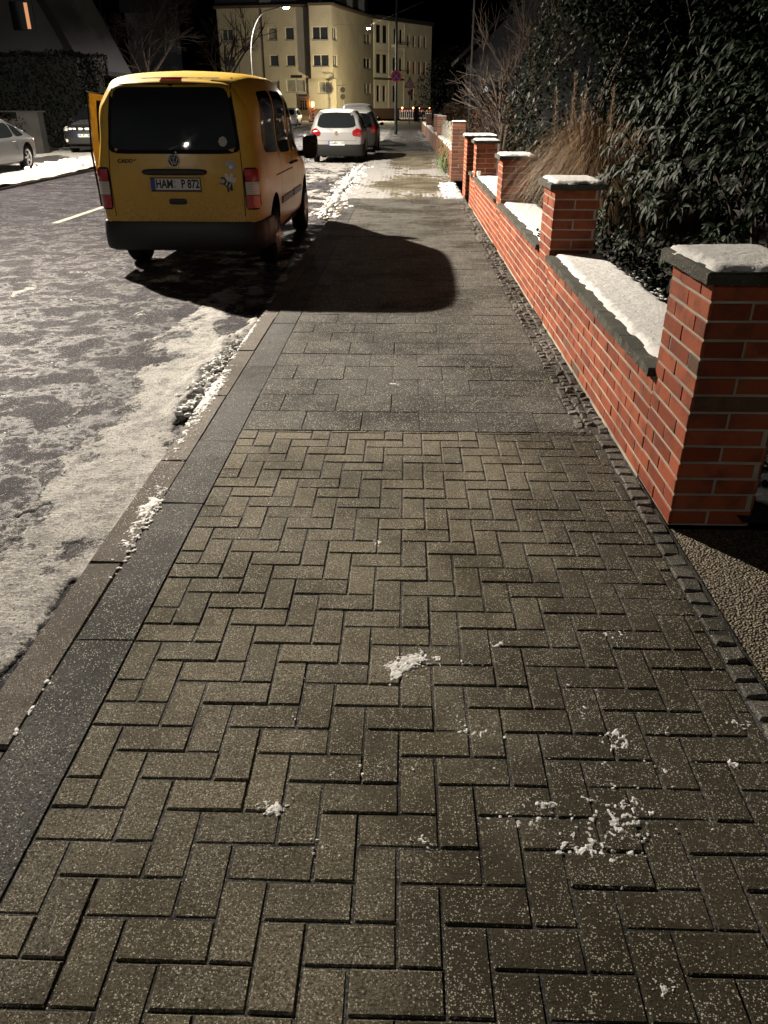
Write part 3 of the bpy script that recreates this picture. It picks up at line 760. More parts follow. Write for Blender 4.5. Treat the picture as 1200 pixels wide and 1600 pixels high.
# ---------------------------------------------------------------- plants
def leaf(mb, p, d, up, L, W, droop=.4, col=.5, seg=3, fold=.15):
    p = Vector(p); d = Vector(d).normalized(); s = d.cross(Vector(up)); s = s.normalized() if s.length > 1e-4 else d.orthogonal().normalized(); nn = s.cross(d)
    V = []; q = p.copy(); dd = d.copy()
    for k in range(seg + 1):
        t = k / seg; wd = W * .5 * (math.sin(PI * min(1, t * .9 + .08)) ** .8)
        if k == seg: wd = W * .03
        u = dd.cross(s)
        V += [q + s * wd + nn * wd * fold, q.copy(), q - s * wd + nn * wd * fold]
        dd = (dd + Vector((0, 0, -1)) * droop / seg).normalized(); q = q + dd * L / seg
    F = []
    for k in range(seg): a = k * 3; F += [(a, a + 1, a + 4, a + 3), (a + 1, a + 2, a + 5, a + 4)]
    mb.add(V, F, 0, col)
def rdir(zb=0.0):
    while True:
        v = Vector((random.uniform(-1, 1), random.uniform(-1, 1), random.uniform(-1, 1)))
        if .05 < v.length < 1: v.normalize(); v.z += zb; return v.normalized()
def crown_pts(c, rad, n, shell=.45, lumps=9, seed=1, lump=.30):
    """points through an uneven ellipsoid crown, denser near its skin, with clumps and gaps"""
    rs = random.Random(seed); L = [Vector((rs.gauss(0, 1), rs.gauss(0, 1), rs.gauss(0, 1))).normalized() for _ in range(lumps)]
    out = []
    while len(out) < n:
        v = Vector((rs.gauss(0, 1), rs.gauss(0, 1), rs.gauss(0, 1))).normalized()
        k = max(v.dot(l) for l in L); r = 1 - lump + lump * 1.3 * max(0, k) ** 3 + .12 * mnoise.noise(v * 3.1 + Vector((seed, 0, 0)))
        r *= (1 - shell * rs.random() ** 1.6)
        p = Vector((c[0] + v.x * rad[0] * r, c[1] + v.y * rad[1] * r, c[2] + v.z * rad[2] * r))
        if p.z > .08: out.append((p, v))
    return out
def bush(name, c, rad, n, L, W, mat, droop, label, cat, group=None, seed=1, whorl=0, stems=8, shell=.45, lump=.3, seg=3, twig='bark', minx=None):
    root = empty(name, (c[0], c[1], 0), 0, label, cat, group)
    mb = MB(); cnt = 0
    cc = (0, 0, c[2])
    for p, v in crown_pts(cc, rad, n, shell, 11, seed, lump):
        if minx is not None and p.x + c[0] < minx: p.x = minx - c[0] + random.uniform(0, .15)
        if whorl:
            ax = (v + Vector((0, 0, .6)) + rdir() * .4).normalized(); o = ax.orthogonal().normalized(); o2 = ax.cross(o); ph = random.uniform(0, 6)
            for k in range(whorl):
                a = ph + 2 * PI * k / whorl + random.uniform(-.25, .25)
                d = (o * math.cos(a) + o2 * math.sin(a)) + ax * random.uniform(.0, .7)
                leaf(mb, p + d * .01, d, ax, L * random.uniform(.65, 1.15), W * random.uniform(.8, 1.15), droop * random.uniform(.6, 1.4), random.random(), seg)
        else:
            d = (v * .8 + rdir() * .9); leaf(mb, p, d, (0, 0, 1), L * random.uniform(.6, 1.2), W * random.uniform(.7, 1.2), droop, random.random(), seg)
    mb.build('foliage', M[mat], root)
    st = MB()
    for k in range(stems):
        a = random.uniform(0, 6.28); e = Vector((math.cos(a) * rad[0] * .6, math.sin(a) * rad[1] * .6, c[2] + rad[2] * random.uniform(.1, .6)))
        mid = Vector((e.x * .35, e.y * .35, e.z * .5)) + rdir() * .1
        st.tube([(e.x * .08, e.y * .08, 0), mid, e], [.022, .015, .006], 5)
    st.build('stems', M[twig], root); return root
bush('evergreen_bush', (3.15, 7.0, 1.15), (1.5, 2.2, 1.5), 2100, .105, .034, 'rhodo', 1.5, 'large evergreen bush with long drooping glossy leaves behind the two nearest piers', 'bush', seed=3, whorl=5, shell=.35, lump=.22, seg=3, minx=1.62)
bush('evergreen_bush', (3.5, 4.2, .75), (1.5, 1.2, 1.1), 800, .105, .034, 'rhodo', 1.5, 'evergreen bush at the right edge just behind the nearest pier', 'bush', seed=9, whorl=5, shell=.35, lump=.22, seg=3, minx=1.75)
bush('ivy_shrub', (2.75, 14.2, 1.3), (1.15, 3.0, 2.2), 9000, .075, .05, 'ivy', .4, 'tall dark ivy-leaved shrub behind the third and fourth piers', 'shrub', seed=5, shell=.3, lump=.18, seg=2, minx=1.55)
bush('ivy_shrub', (4.6, 12.2, 2.2), (2.0, 3.0, 2.6), 5000, .09, .05, 'darkleaf', .4, 'dark tree-like shrub rising behind the dry ornamental grass', 'shrub', seed=6, shell=.3, seg=2)
# ground cover beside the wall coping, with snow on it
mb = MB(); sn = MB()
for _ in range(5200):
    y = random.uniform(3.5, 14); x = random.triangular(1.56, 2.9, 1.7); z = .40 + .15 * random.random()
    if y < 4.2 or random.random() < .25: pass
    leaf(mb, (x, y, z), rdir(.6), Z_, random.uniform(.03, .07), random.uniform(.02, .04), .5, random.random(), 2)
for _ in range(220):
    y = random.uniform(3.6, 6.2); x = 1.575 + abs(random.gauss(0, .09)); blob(sn, (x, y, .50 + random.uniform(-.02, .03)), random.uniform(.006, .016), .5)
for _ in range(500):
    y = random.uniform(3.0, 4.6); x = random.uniform(1.55, 2.4); leaf(mb, (x, y, .05 + .25 * random.random()), rdir(.5), Z_, random.uniform(.04, .09), random.uniform(.025, .045), .6, random.random(), 2)
for _ in range(170):
    y = random.uniform(3.0, 4.6); x = random.uniform(1.53, 2.3); blob(sn, (x, y, .06 + .2 * random.random()), random.uniform(.012, .05), .4)
for _ in range(60): leaf(mb, (1.20 + random.uniform(-.03, .10), 7.25 + random.gauss(0, .12), .56 + random.uniform(0, .05)), rdir(.3), Z_, .035, .03, .4, random.random(), 2)
kindof(mb.build('ground_cover', M['ivy']), 'stuff'); kindof(sn.build('snow_on_leaves', M['snow'], smooth=True), 'stuff')
# ornamental grass
root = empty('ornamental_grass', (2.15, 9.6, 0), 0, 'dry brown ornamental grass clump arching behind the second pier', 'grass')
mb = MB(); st = MB()
for k in range(3800):
    a = random.uniform(0, 6.28); r0 = random.uniform(0, .35); p = Vector((r0 * math.cos(a), r0 * 1.6 * math.sin(a), .3)); a2 = random.gauss(a, .7)
    out_ = random.uniform(.35, 1.3); hgt = random.uniform(.9, 1.6); V = []; F = []
    seg = 7; W = random.uniform(.0035, .007); side = Vector((-math.sin(a2), math.cos(a2), 0))
    out_ *= .68 if math.cos(a2) < -.2 else 1
    tw = Vector((random.uniform(-1, 1), random.uniform(-1, 1), 0)) * .06
    for i in range(seg + 1):
        t = i / seg; q = p + Vector((math.cos(a2), math.sin(a2) * 1.35, 0)) * out_ * t ** 1.7 * 1.1 + Vector((0, 0, hgt * (1.5 * t - 1.05 * t ** 2.6 * (out_ + .35)))) + tw * t * t
        ww = W * (1 - t * .85); V += [q - side * ww, q + side * ww]
    F = [(2 * i, 2 * i + 1, 2 * i + 3, 2 * i + 2) for i in range(seg)]
    mb.add(V, F, 0, random.random())
mb.build('blades', M['drygrass'], root)
for k in range(6):
    a = random.uniform(0, 6.28); e = Vector((random.uniform(-.75, .0), random.uniform(-1.3, .4), random.uniform(1.55, 1.95))); b = Vector((e.x * .3, e.y * .3, .3))
    st.tube([b, (b + e) / 2 + Vector((0, 0, .15)), e], [.005, .004, .003], 4, 0, .6)
    for j in range(130):
        t = random.random(); q = e + Vector((0, 0, -.38 * t)) - (e - b) * .05 * t; leaf(st, q, rdir(.9) * .6 + Vector((0, 0, .8)), X_, random.uniform(.04, .09), .006, .5, random.random(), 2)
st.build('plumes', M['drygrass'], root)
# branch generator
def branches(mb, p, d, L, r, depth, spread=.5, gr=.1, seg=4, n=3):
    pts = [Vector(p)]; dd = Vector(d).normalized()
    for k in range(seg): dd = (dd + rdir() * .16 + Vector((0, 0, gr * .3))).normalized(); pts.append(pts[-1] + dd * L / seg)
    mb.tube(pts, [r * (1 - .5 * k / seg) for k in range(seg + 1)], 5 if r > .01 else 3, cap=False)
    if depth > 0:
        for k in range(n):
            t = random.uniform(.35, 1.0); q = pts[min(seg, int(t * seg))]
            branches(mb, q, dd + rdir() * spread * 1.6, L * random.uniform(.55, .8), r * .55, depth - 1, spread, gr, max(2, seg - 1), n)
def bare(name, at, h, r, label, cat, depth=4, stems=1, spread=.55, n=3, group=None):
    root = empty(name, at, 0, label, cat, group); t = MB(); c = MB()
    for s in range(stems):
        d = Vector((random.uniform(-.4, .4), random.uniform(-.4, .4), 1)) if stems > 1 else Vector((0, 0, 1))
        top = Vector((d.x * .35 * h * .5, d.y * .35 * h * .5, h * .35)); t.tube([(0, 0, 0), top * .5 + rdir() * .03, top], [r, r * .8, r * .65], 7)
        for k in range(4 if stems == 1 else 2): branches(c, top * random.uniform(.6, 1), d + rdir() * .7, h * .36, r * .5, depth - 1, spread, .2, 4, n)
    t.build('trunk', M['bark'], root); c.build('crown', M['bark'], root); return root
bare('bare_shrub', (2.2, 20.4, 0), 3.4, .05, 'leafless shrub with many thin rising twigs beside the dark brick wall', 'shrub', 4, 5)
bare('bare_tree', (3.6, 27, 0), 6.0, .11, 'bare tree standing in the garden behind the white lattice panel', 'tree', 5, 1)
bush('brown_hedge', (2.35, 23.6, .9), (.8, 3.6, 1.15), 5200, .06, .035, 'brownleaf', .3, 'dry brown hedge behind the dark brick wall', 'hedge', seed=12, shell=.3, seg=2, minx=1.45)
bush('brown_hedge', (2.2, 38, .7), (.9, 7.5, 1.2), 4000, .09, .06, 'brownleaf', .3, 'snow-dusted brown bushes farther along the dark brick wall', 'hedge', seed=13, shell=.3, seg=2, minx=1.40)
bush('evergreen_bush', (3.4, 64, 2.0), (2.7, 6.0, 3.2), 5000, .2, .12, 'darkleaf', .3, 'big dark rounded evergreen overhanging the far end of the pavement', 'bush', seed=15, shell=.3, seg=2)
bush('wall_plant', (1.02, 22.4, .35), (.25, 1.0, .48), 420, .17, .02, 'fern', .9, 'small green arching plant spilling onto the pavement by the white lattice', 'plant', seed=17, shell=.7, seg=3, stems=3)
# left bank of the street
def hedge_block(name, x0, x1, y0, y1, h, n, mat, label, L=.12, W=.08):
    root = empty(name, ((x0 + x1) / 2, (y0 + y1) / 2, 0), 0, label, 'hedge'); mb = MB(); hx, hy = (x1 - x0) / 2, (y1 - y0) / 2
    core = MB(); nseg = 14; V = []
    for k in range(n):
        f = random.random()
        if f < .45: p = Vector((random.uniform(-hx, hx), -hy, random.uniform(0, h)))
        elif f < .75: p = Vector((hx, random.uniform(-hy, hy), random.uniform(0, h)))
        else: p = Vector((random.uniform(-hx, hx), random.uniform(-hy, hy), h))
        b = mnoise.noise(p * .9) * .22 + mnoise.noise(p * 3) * .08
        v = Vector((p.x / hx, p.y / hy, (p.z - h * .4) / h)).normalized(); p = p + v * b
        leaf(mb, p, (v + rdir() * .9), Z_, L * random.uniform(.6, 1.2), W, .3, random.random(), 2)
    mb.build('foliage', M[mat], root)
    core.box((-hx + .15, -hy + .15, 0), (hx - .15, hy - .15, h - .15)); core.build('branch_mass', M['darkleaf'], root); return root
hedge_block('hedge', -24, -13.75, 37.0, 40.5, 3.55, 14000, 'darkleaf', 'tall clipped dark hedge in front of the gabled house on the left')
bush('leafless_plants', (-15.9, 31.8, .9), (1.7, .7, .65), 900, .12, .06, 'darkleaf', .4, 'snow-tipped shrubs growing in the low concrete planter on the left', 'shrub', seed=21, seg=2)
wl = empty('planter_wall', (-16, 32.2, 0), 0, 'low grey concrete garden wall with a taller end post behind the silver coupe', 'wall')
mb = MB(); mb.box((-4.5, 0, -.1), (1.45, .25, 1.12)); mb.build('wall_panel', M['old_concrete'], wl)
mb = MB(); mb.box((1.452, -.1, -.1), (2.25, .4, 1.38)); mb.build('post', M['old_concrete'], wl)
mb = MB(); mb.box((-4.5, -.03, 1.122), (1.45, .28, 1.16)); mb.box((.4, .6, 1.38), (2.25, .7, 1.43)); mb.build('coping', M['old_concrete'], wl)
for (x, y, h, g) in ((-16.5, 56, 9.5, 0), (-13.5, 66, 9, 1), (-19.5, 62, 11, 2)):
    bare('bare_tree', (x, y, 0), h, .2, ['bare street tree nearest the tall clipped hedge', 'bare tree standing just left of the curved street lamp', 'tall bare tree behind the other two left-hand trees'][g], 'tree', 5, 1, group='bare trees on the left of the street')
# ---------------------------------------------------------------- vehicles
def half_profile(wb, wbelt, wtop, zb, zbelt, ztop, r, crown=.03):
    zt = ztop
    pts = [(0, zb), (wb * .80, zb), (wb * .97, zb + .05), (wb + .3 * (wbelt - wb), zb + .35 * (zbelt - zb)), (wbelt, zb + .75 * (zbelt - zb)), (wbelt - .005, zbelt),
           (wbelt + .30 * (wtop - wbelt) - .01, zbelt + .33 * (zt - zbelt)), (wtop + .12, zbelt + .70 * (zt - zbelt)) if wtop + .12 < wbelt else (wbelt - .03, zbelt + .7 * (zt - zbelt)),
           (wtop + .03, zt - r * .8), (wtop - .04, zt - .01), (wtop - .28, zt + crown * .6), (0, zt + crown)]
    for _ in range(2):
        q = [pts[0]]
        for a, b in zip(pts[:-1], pts[1:]):
            q.append((a[0] * .75 + b[0] * .25, a[1] * .75 + b[1] * .25)); q.append((a[0] * .25 + b[0] * .75, a[1] * .25 + b[1] * .75))
        q.append(pts[-1]); pts = q
    return pts
def interp(st, y):
    ys = [s[0] for s in st]
    if y <= ys[0]: return st[0][1:]
    if y >= ys[-1]: return st[-1][1:]
    k = max(i for i in range(len(ys)) if ys[i] <= y); a, b = st[k], st[k + 1]; t = (y - a[0]) / (b[0] - a[0])
    p0 = st[max(0, k - 1)]; p3 = st[min(len(st) - 1, k + 2)]
    out = []
    for i in range(1, len(a)):
        m0 = (b[i] - p0[i]) / max(1e-6, b[0] - p0[0]) if k > 0 else (b[i] - a[i]) / (b[0] - a[0])
        m1 = (p3[i] - a[i]) / max(1e-6, p3[0] - a[0]) if k + 2 < len(st) else (b[i] - a[i]) / (b[0] - a[0])
        h = b[0] - a[0]; m0 *= h * .7; m1 *= h * .7
        out.append((2 * t**3 - 3 * t * t + 1) * a[i] + (t**3 - 2 * t * t + t) * m0 + (-2 * t**3 + 3 * t * t) * b[i] + (t**3 - t * t) * m1)
    return out
class Car:
    """stations: (y, wb, wbelt, wtop, zb, zbelt, ztop, r); y runs from the tail (0) to the nose"""
    def __init__(s, st, lean_r, lean_f, wheels, wr=.31, tr=.76, rr=.09, rf=.16, bulge=.03, cutw=.24, archr=.37):
        s.st = st; s.L = st[-1][0]; s.lean_r = lean_r; s.lean_f = lean_f
        rings = []
        def ring(y, sc, dy):
            P_ = half_profile(*interp(st, y)); zc = (P_[0][1] + P_[-1][1]) / 2
            pts = P_ + [(-a, b) for a, b in P_[-2:0:-1]]
            o = []
            for a, b in pts:
                k = max(0, 1 - y / 1.1); k2 = max(0, 1 - (s.L - y) / 1.0)
                x_ = a * sc; z_ = zc + (b - zc) * sc
                yy = y + dy + lean_r(z_) * k * k * (3 - 2 * k) - lean_f(z_) * k2 * k2 * (3 - 2 * k2) * 1.0
                # plan-view rounding of the corners
                q = abs(x_) / .9
                yy += k ** 3 * .07 * q ** 6 - k2 ** 2 * .20 * q ** 5
                o.append((x_, yy, z_))
            return o
        W = .82
        for sc in (.02, .25, .5, .75): rings.append(ring(0, sc, -bulge * (1 - sc * sc)))
        for i in range(7): a = PI / 2 * i / 6; rings.append(ring(0, 1 - rr / W * (1 - math.sin(a)), rr * (1 - math.cos(a)) - 0.0 * i) if i else ring(0, 1 - rr / W, 0))
        ys = np.linspace(rr + .02, s.L - rf - .02, 56)
        for y in ys: rings.append(ring(float(y), 1, 0))
        for i in range(6, -1, -1): a = PI / 2 * i / 6; rings.append(ring(s.L, 1 - rf / W * (1 - math.sin(a)), -rf * (1 - math.cos(a))))
        for sc in (.75, .5, .25, .02): rings.append(ring(s.L, sc * (1 - rf / W), bulge * (1 - sc * sc)))
        n = len(rings[0]); V = [p for r in rings for p in r]
        # rings at the ends start from +y offset rr -> shift so the surface is monotone
        mb = MB(); mb.grid(V, len(rings), n, close=True); 
        mb.add([V[k] for k in range(n)], [tuple(range(n))]); mb.add([V[(len(rings) - 1) * n + k] for k in range(n)], [tuple(reversed(range(n)))])
        s.body = mb
        o = mb.build('body', M['plastic']); me = o.data
        bm = bmesh.new(); bm.from_mesh(me); bmesh.ops.remove_doubles(bm, verts=bm.verts, dist=.0004); bmesh.ops.recalc_face_normals(bm, faces=bm.faces)
        s.bvh = BVHTree.FromBMesh(bm); bm.to_mesh(me)
        # wheel wells
        cut = MB()
        for wy in wheels:
            for sx in (-1, 1):
                a, b = sorted((sx * (tr - cutw), sx * 1.2)); cut.lathe([(0, a), (archr, a), (archr, b), (0, b)], 'x', (0, wy, wr + .03), 40)
        co = cut.build('cutter', M['plastic']); bc = bmesh.new(); bc.from_mesh(co.data); bmesh.ops.remove_doubles(bc, verts=bc.verts, dist=.0004); bmesh.ops.recalc_face_normals(bc, faces=bc.faces); bc.to_mesh(co.data); bc.free()
        md = o.modifiers.new('b', 'BOOLEAN'); md.operation = 'DIFFERENCE'; md.solver = 'EXACT'; md.object = co; md.use_self = False
        dg = bpy.context.evaluated_depsgraph_get(); dg.update()
        me2 = bpy.data.meshes.new_from_object(o.evaluated_get(dg)); 
        bpy.data.objects.remove(o); bpy.data.objects.remove(co)
        s.mesh = me2; s.wheels = wheels; s.wr = wr; s.tr = tr; bm.free()
    def finish(s, root, mat, split=None):
        me = s.mesh; me.materials.clear(); me.materials.append(M[mat]); me.materials.append(M['plastic']); me.materials.append(M['gasket'])
        inner = s.tr - .10
        for p in me.polygons:
            c = p.center; p.use_smooth = True; p.material_index = 0
            for wy in s.wheels:
                d = math.hypot(c.y - wy, c.z - s.wr - .03)
                if d < .375 and (abs(p.normal.x) < .5 or abs(c.x) < s.tr - .12) and abs(c.x) < .93 and (d < .30 or abs(d - .37) < .02 and abs(p.normal.x) < .4): p.material_index = 2
            if split and c.z < split(c.y, c.x): p.material_index = 1
        try: me.set_sharp_from_angle(angle=R(32))
        except Exception: pass
        o = bpy.data.objects.new('body', me); C.objects.link(o); o.parent = root; return o
    def proj(s, a, b, axis):
        """axis 'r': (x,z) seen from the rear; 'f': from the front; 'l'/'s': (y,z) from the left(-x)/right(+x); 't': (x,y) from above"""
        if axis == 'r': o, d = Vector((a, -3, b)), Vector((0, 1, 0))
        elif axis == 'f': o, d = Vector((a, s.L + 3, b)), Vector((0, -1, 0))
        elif axis == 's': o, d = Vector((3, a, b)), Vector((-1, 0, 0))
        elif axis == 'l': o, d = Vector((-3, a, b)), Vector((1, 0, 0))
        else: o, d = Vector((a, b, 5)), Vector((0, 0, -1))
        h = s.bvh.ray_cast(o, d)
        if h[0] is None:
            h = s.bvh.find_nearest(o + d * 2.2); return h[0], -d
        n = h[1]
        if n.dot(d) > 0: n = -n
        return h[0], n
    def patch(s, poly, axis, off=.004, rnd=1, mb=None, m=0, rings=8, sub=6, edge=True, thick=.0):
        pts = [Vector(p) for p in poly]
        q = []
        for a, b in zip(pts, pts[1:] + pts[:1]):
            for k in range(sub): q.append(a.lerp(b, k / sub))
        for _ in range(int(rnd * 2)):
            q = [(q[i - 1] + q[i] * 2 + q[(i + 1) % len(q)]) / 4 for i in range(len(q))]
        c = sum(q, Vector((0, 0))) / len(q); N = len(q)
        V = []; 
        lev = [i / rings for i in range(rings + 1)]
        for t in lev:
            for p in q:
                pp = c + (p - c) * max(t, .001); h, n = s.proj(pp.x, pp.y, axis); V.append(h + n * off)
        if edge:
            for p in q: h, n = s.proj(c.x + (p.x - c.x) * 1.004, c.y + (p.y - c.y) * 1.004, axis); V.append(h - n * .003)
        R_ = len(V) // N
        mb2 = mb or MB(); fl = axis in ('f', 's')
        f = []
        for i in range(R_ - 1):
            for k in range(N):
                qd = (i * N + k, (i + 1) * N + k, (i + 1) * N + (k + 1) % N, i * N + (k + 1) % N); f.append(qd)
        mb2.add(V, f, m); return mb2
    def strip(s, line, axis, w=.006, off=.0012, mb=None, m=0, sub=10, closed=False):
        pts = [Vector(p) for p in line]; q = []
        if closed: pts.append(pts[0])
        for a, b in zip(pts, pts[1:]):
            for k in range(sub): q.append(a.lerp(b, k / sub))
        q.append(pts[-1]); V = []
        for i, p in enumerate(q):
            d = (q[min(i + 1, len(q) - 1)] - q[max(i - 1, 0)]); d = Vector((-d.y, d.x)).normalized() * w / 2
            for sg in (-1, 1): pp = p + d * sg; h, n = s.proj(pp.x, pp.y, axis); V.append(h + n * off)
        f = [(2 * i, 2 * i + 1, 2 * i + 3, 2 * i + 2) for i in range(len(q) - 1)]
        mb = mb or MB(); mb.add(V, f, m); return mb
def wheel(root, y, x, r, w=.19, spokes=5, rim='rim'):
    sx = 1 if x > 0 else -1
    t = MB(); r2 = r * .66; pr = [(r2, -w / 2 + .01), (r2 + .02, -w / 2), (r * .93, -w / 2 + .005), (r, -w / 2 + .03), (r, w / 2 - .03), (r * .93, w / 2 - .005), (r2 + .02, w / 2), (r2, w / 2 - .01)]
    for g in (-.04, .0, .04): pass
    t.lathe(pr, 'x', (0, 0, 0), 36); wo = t.build('wheel', M['tyre'], root, smooth=True, sharp=R(50)); wo.location = (x, y, r)
    q = MB(); q.lathe([(0, .02), (r2 * .2, .035), (r2 * .22, .0), (r2 * .2, -.02)], 'x', (0, 0, 0), 16)
    q.lathe([(r2 * .86, .02), (r2, .05), (r2, -.05), (r2 * .92, -.05), (r2 * .86, .02)], 'x', (0, 0, 0), 30)
    for k in range(spokes):
        a = 2 * PI * k / spokes; ca, sa = math.cos(a), math.sin(a); wd = r2 * .13
        V = []
        for (rr_, ww, hx) in ((r2 * .12, wd, .03), (r2 * .9, wd * .75, .025)):
            for sgn in (-1, 1):
                for hh in (hx, hx - .03): V.append((hh, rr_ * ca - sgn * ww * sa, rr_ * sa + sgn * ww * ca))
        q.add(V, [(0, 2, 6, 4), (1, 3, 7, 5), (0, 4, 5, 1), (2, 6, 7, 3), (4, 6, 7, 5), (0, 1, 3, 2)])
    for p_i in range(len(q.v)):
        a, b, c_ = q.v[p_i]; q.v[p_i] = ((a + w / 2 - .045) * sx, b, c_)
    q.build('rim', M[rim], wo, smooth=True, sharp=R(30)); 
    bd = MB(); bd.lathe([(0, 0), (r2 * .92, 0)], 'x', (sx * .0, 0, 0), 24); bd.build('brake_disc', M['gasket'], wo)
    return wo
def text_mesh(txt, size, m, parent, name, loc, rot, ext=.0008, sx=1.0, align='CENTER', bold=.0):
    tc = bpy.data.curves.new('lettering', 'FONT'); tc.body = txt; tc.size = size; tc.extrude = ext; tc.offset = bold; tc.align_x = align; tc.align_y = 'CENTER'; tc.resolution_u = 3
    t = bpy.data.objects.new('lettering', tc); C.objects.link(t)
    dg = bpy.context.evaluated_depsgraph_get(); dg.update()
    me = bpy.data.meshes.new_from_object(t.evaluated_get(dg)); bpy.data.objects.remove(t)
    me.materials.clear(); me.materials.append(M[m]); me.transform(Matrix.Diagonal((sx, 1, 1, 1)))
    o = bpy.data.objects.new(name, me); C.objects.link(o); o.parent = parent; o.location = loc; o.rotation_euler = rot; return o
def plate(root, car, zc, txt, axis='r', xc=0.0, w=.52, h=.11, tilt=0):
    hpt, n = car.proj(xc, zc, axis); sg = -1 if axis == 'r' else 1
    hb, _ = car.proj(xc, zc - h / 2, axis); ht, _ = car.proj(xc, zc + h / 2, axis)
    y = (min(hpt.y, hb.y, ht.y) - .012) if axis == 'r' else (max(hpt.y, hb.y, ht.y) + .012)
    p = empty('number_plate', (xc, y, zc)); p.parent = root; p.rotation_euler = (0, 0, 0 if axis == 'r' else PI)
    bm_ = MB(); bm_.box((-w / 2 - .006, -.001, -h / 2 - .012), (w / 2 + .006, .012, h / 2 + .006)); bm_.build('plate_holder', M['plastic'], p)
    bm_ = MB(); bm_.box((-w / 2 + .042, -.004, -h / 2), (w / 2, -.0012, h / 2)); bm_.build('plate_face', M['plate'], p)
    bm_ = MB(); bm_.box((-w / 2, -.004, -h / 2), (-w / 2 + .041, -.0012, h / 2)); bm_.build('country_band', M['eublue'], p)
    bm_ = MB()
    for a_, b_, c_, d_ in ((-w/2, w/2, h/2 - .004, h/2), (-w/2, w/2, -h/2, -h/2 + .004), (w/2 - .004, w/2, -h/2 + .0045, h/2 - .0045)): bm_.box((a_, -.0052, c_), (b_, -.0042, d_))
    bm_.build('plate_rim', M['ink'], p)
    t = txt.split(' ')
    a = text_mesh(t[0], h * .96, 'ink', p, 'lettering', (-w / 2 + .048, -.005, 0), (PI / 2, 0, 0), .0006, .80, 'LEFT', .0034)
    b = text_mesh(' '.join(t[1:]), h * .96, 'ink', p, 'lettering', (w / 2 - .010, -.005, 0), (PI / 2, 0, 0), .0006, .80, 'RIGHT', .0034)
    ds = MB(); 
    for zz in (.024, -.022): ds.lathe([(0, -.0055), (.014, -.0055), (.014, -.0042)], 'y', (-.012 if len(t[0]) > 2 else -.06, 0, zz), 14)
    ds.build('registration_seals', M['sticker'], p)
    return p

# ---- the yellow delivery van
st = [(0.0, .84, .865, .66, .30, 1.00, 1.73, .14), (.30, .86, .885, .70, .28, 1.00, 1.79, .12), (.9, .87, .895, .715, .27, 1.00, 1.82, .12), (2.0, .87, .895, .715, .26, .99, 1.825, .12), (2.65, .87, .895, .70, .26, .97, 1.79, .12),
      (3.05, .87, .89, .68, .26, .96, 1.62, .12), (3.40, .87, .885, .66, .26, .93, 1.27, .10), (3.62, .865, .88, .66, .26, .90, 1.08, .07), (4.0, .85, .86, .62, .26, .78, .97, .07), (4.40, .80, .80, .56, .28, .62, .78, .07)]
vr = empty('delivery_van', (-2.42, 8.80, ROAD_Z), R(-.6), 'yellow delivery van parked at the kerb with its driver door open', 'van')
cv = Car(st, lambda z: max(0, z - .95) * .15 + max(0, z - 1.5) ** 2 * .4, lambda z: max(0, z - .5) * .3, (.93, 3.61), .315, .80, rr=.07)
body = cv.finish(vr, 'yellow')
def wrapU(cv, z0, z1, y_end, out=.03, root=None, name='rear_bumper', mat='plastic', y0ring=True, front=False):
    """bumper swept round the tail, following the body in plan"""
    prof = [(0, z0 + .03), (out * .6, z0), (out, z0 + .03), (out * 1.15, (z0 + z1) / 2), (out, z1 - .03), (out * .7, z1), (-.03, z1 + .006)]
    path = []
    W = max(abs(cv.proj(.5, .6, 's')[0].x), .5) if False else .0
    n = 40; zc = (z0 + z1) / 2
    pts = []
    ax_side = cv.proj(y_end, zc, 's')[0].x
    for k in range(8): y = y_end + (0.22 - y_end) * k / 8; pts.append(Vector((-cv.proj(y, zc + .15, 's')[0].x, y)))
    for k in range(25):
        a = PI * k / 24; x = -ax_side * math.cos(a)
        x = -ax_side * (abs(math.cos(a)) ** .55) * (1 if math.cos(a) > 0 else -1)
        yb = .22 * (1 - math.sin(a) ** .45) + .0
        pts.append(Vector((x, yb - .005 + (.02 * (x / ax_side) ** 2))))
    for k in range(8): y = .22 + (y_end - .22) * (k + 1) / 8; pts.append(Vector((cv.proj(y, zc + .15, 's')[0].x, y)))
    mb = MB(); V = []
    for i, p in enumerate(pts):
        d = (pts[min(i + 1, len(pts) - 1)] - pts[max(i - 1, 0)]).normalized(); nn = Vector((d.y, -d.x))
        if i < len(pts) / 2 and nn.x > 0 and p.x < -.3: pass
        if nn.dot(Vector((p.x, p.y - 1.2))) < 0: nn = -nn
        for o_, z_ in prof: V.append((p.x + nn.x * o_, p.y + nn.y * o_, z_))
    if front: V = [(x, cv.L - y, z) for x, y, z in V]
    mb.grid(V, len(pts), len(prof))
    return mb.build(name, M[mat], root, smooth=True, sharp=R(50))
wrapU(cv, .25, .520, .60, .045, vr)
hub = MB(); hub.box((-.78, .05, .24), (.78, 4.2, .34)); hub.tube([(-.55, .93, .33), (.55, .93, .33)], .05, 10); hub.tube([(-.35, .3, .25), (-.35, 1.6, .22)], .04, 8); hub.build('underbody', M['gasket'], vr)
# rear window with rubber surround
m_ = cv.patch([(-.70, 1.13), (.70, 1.13), (.61, 1.722), (-.61, 1.722)], 'r', .003, 1, rings=4, sub=14); m_.build('window_surround', M['gasket'], vr, smooth=True)
g = cv.patch([(-.665, 1.165), (.665, 1.165), (.58, 1.69), (-.58, 1.69)], 'r', .008, 1, rings=6, sub=14).build('rear_window', M['glass'], vr, smooth=True)
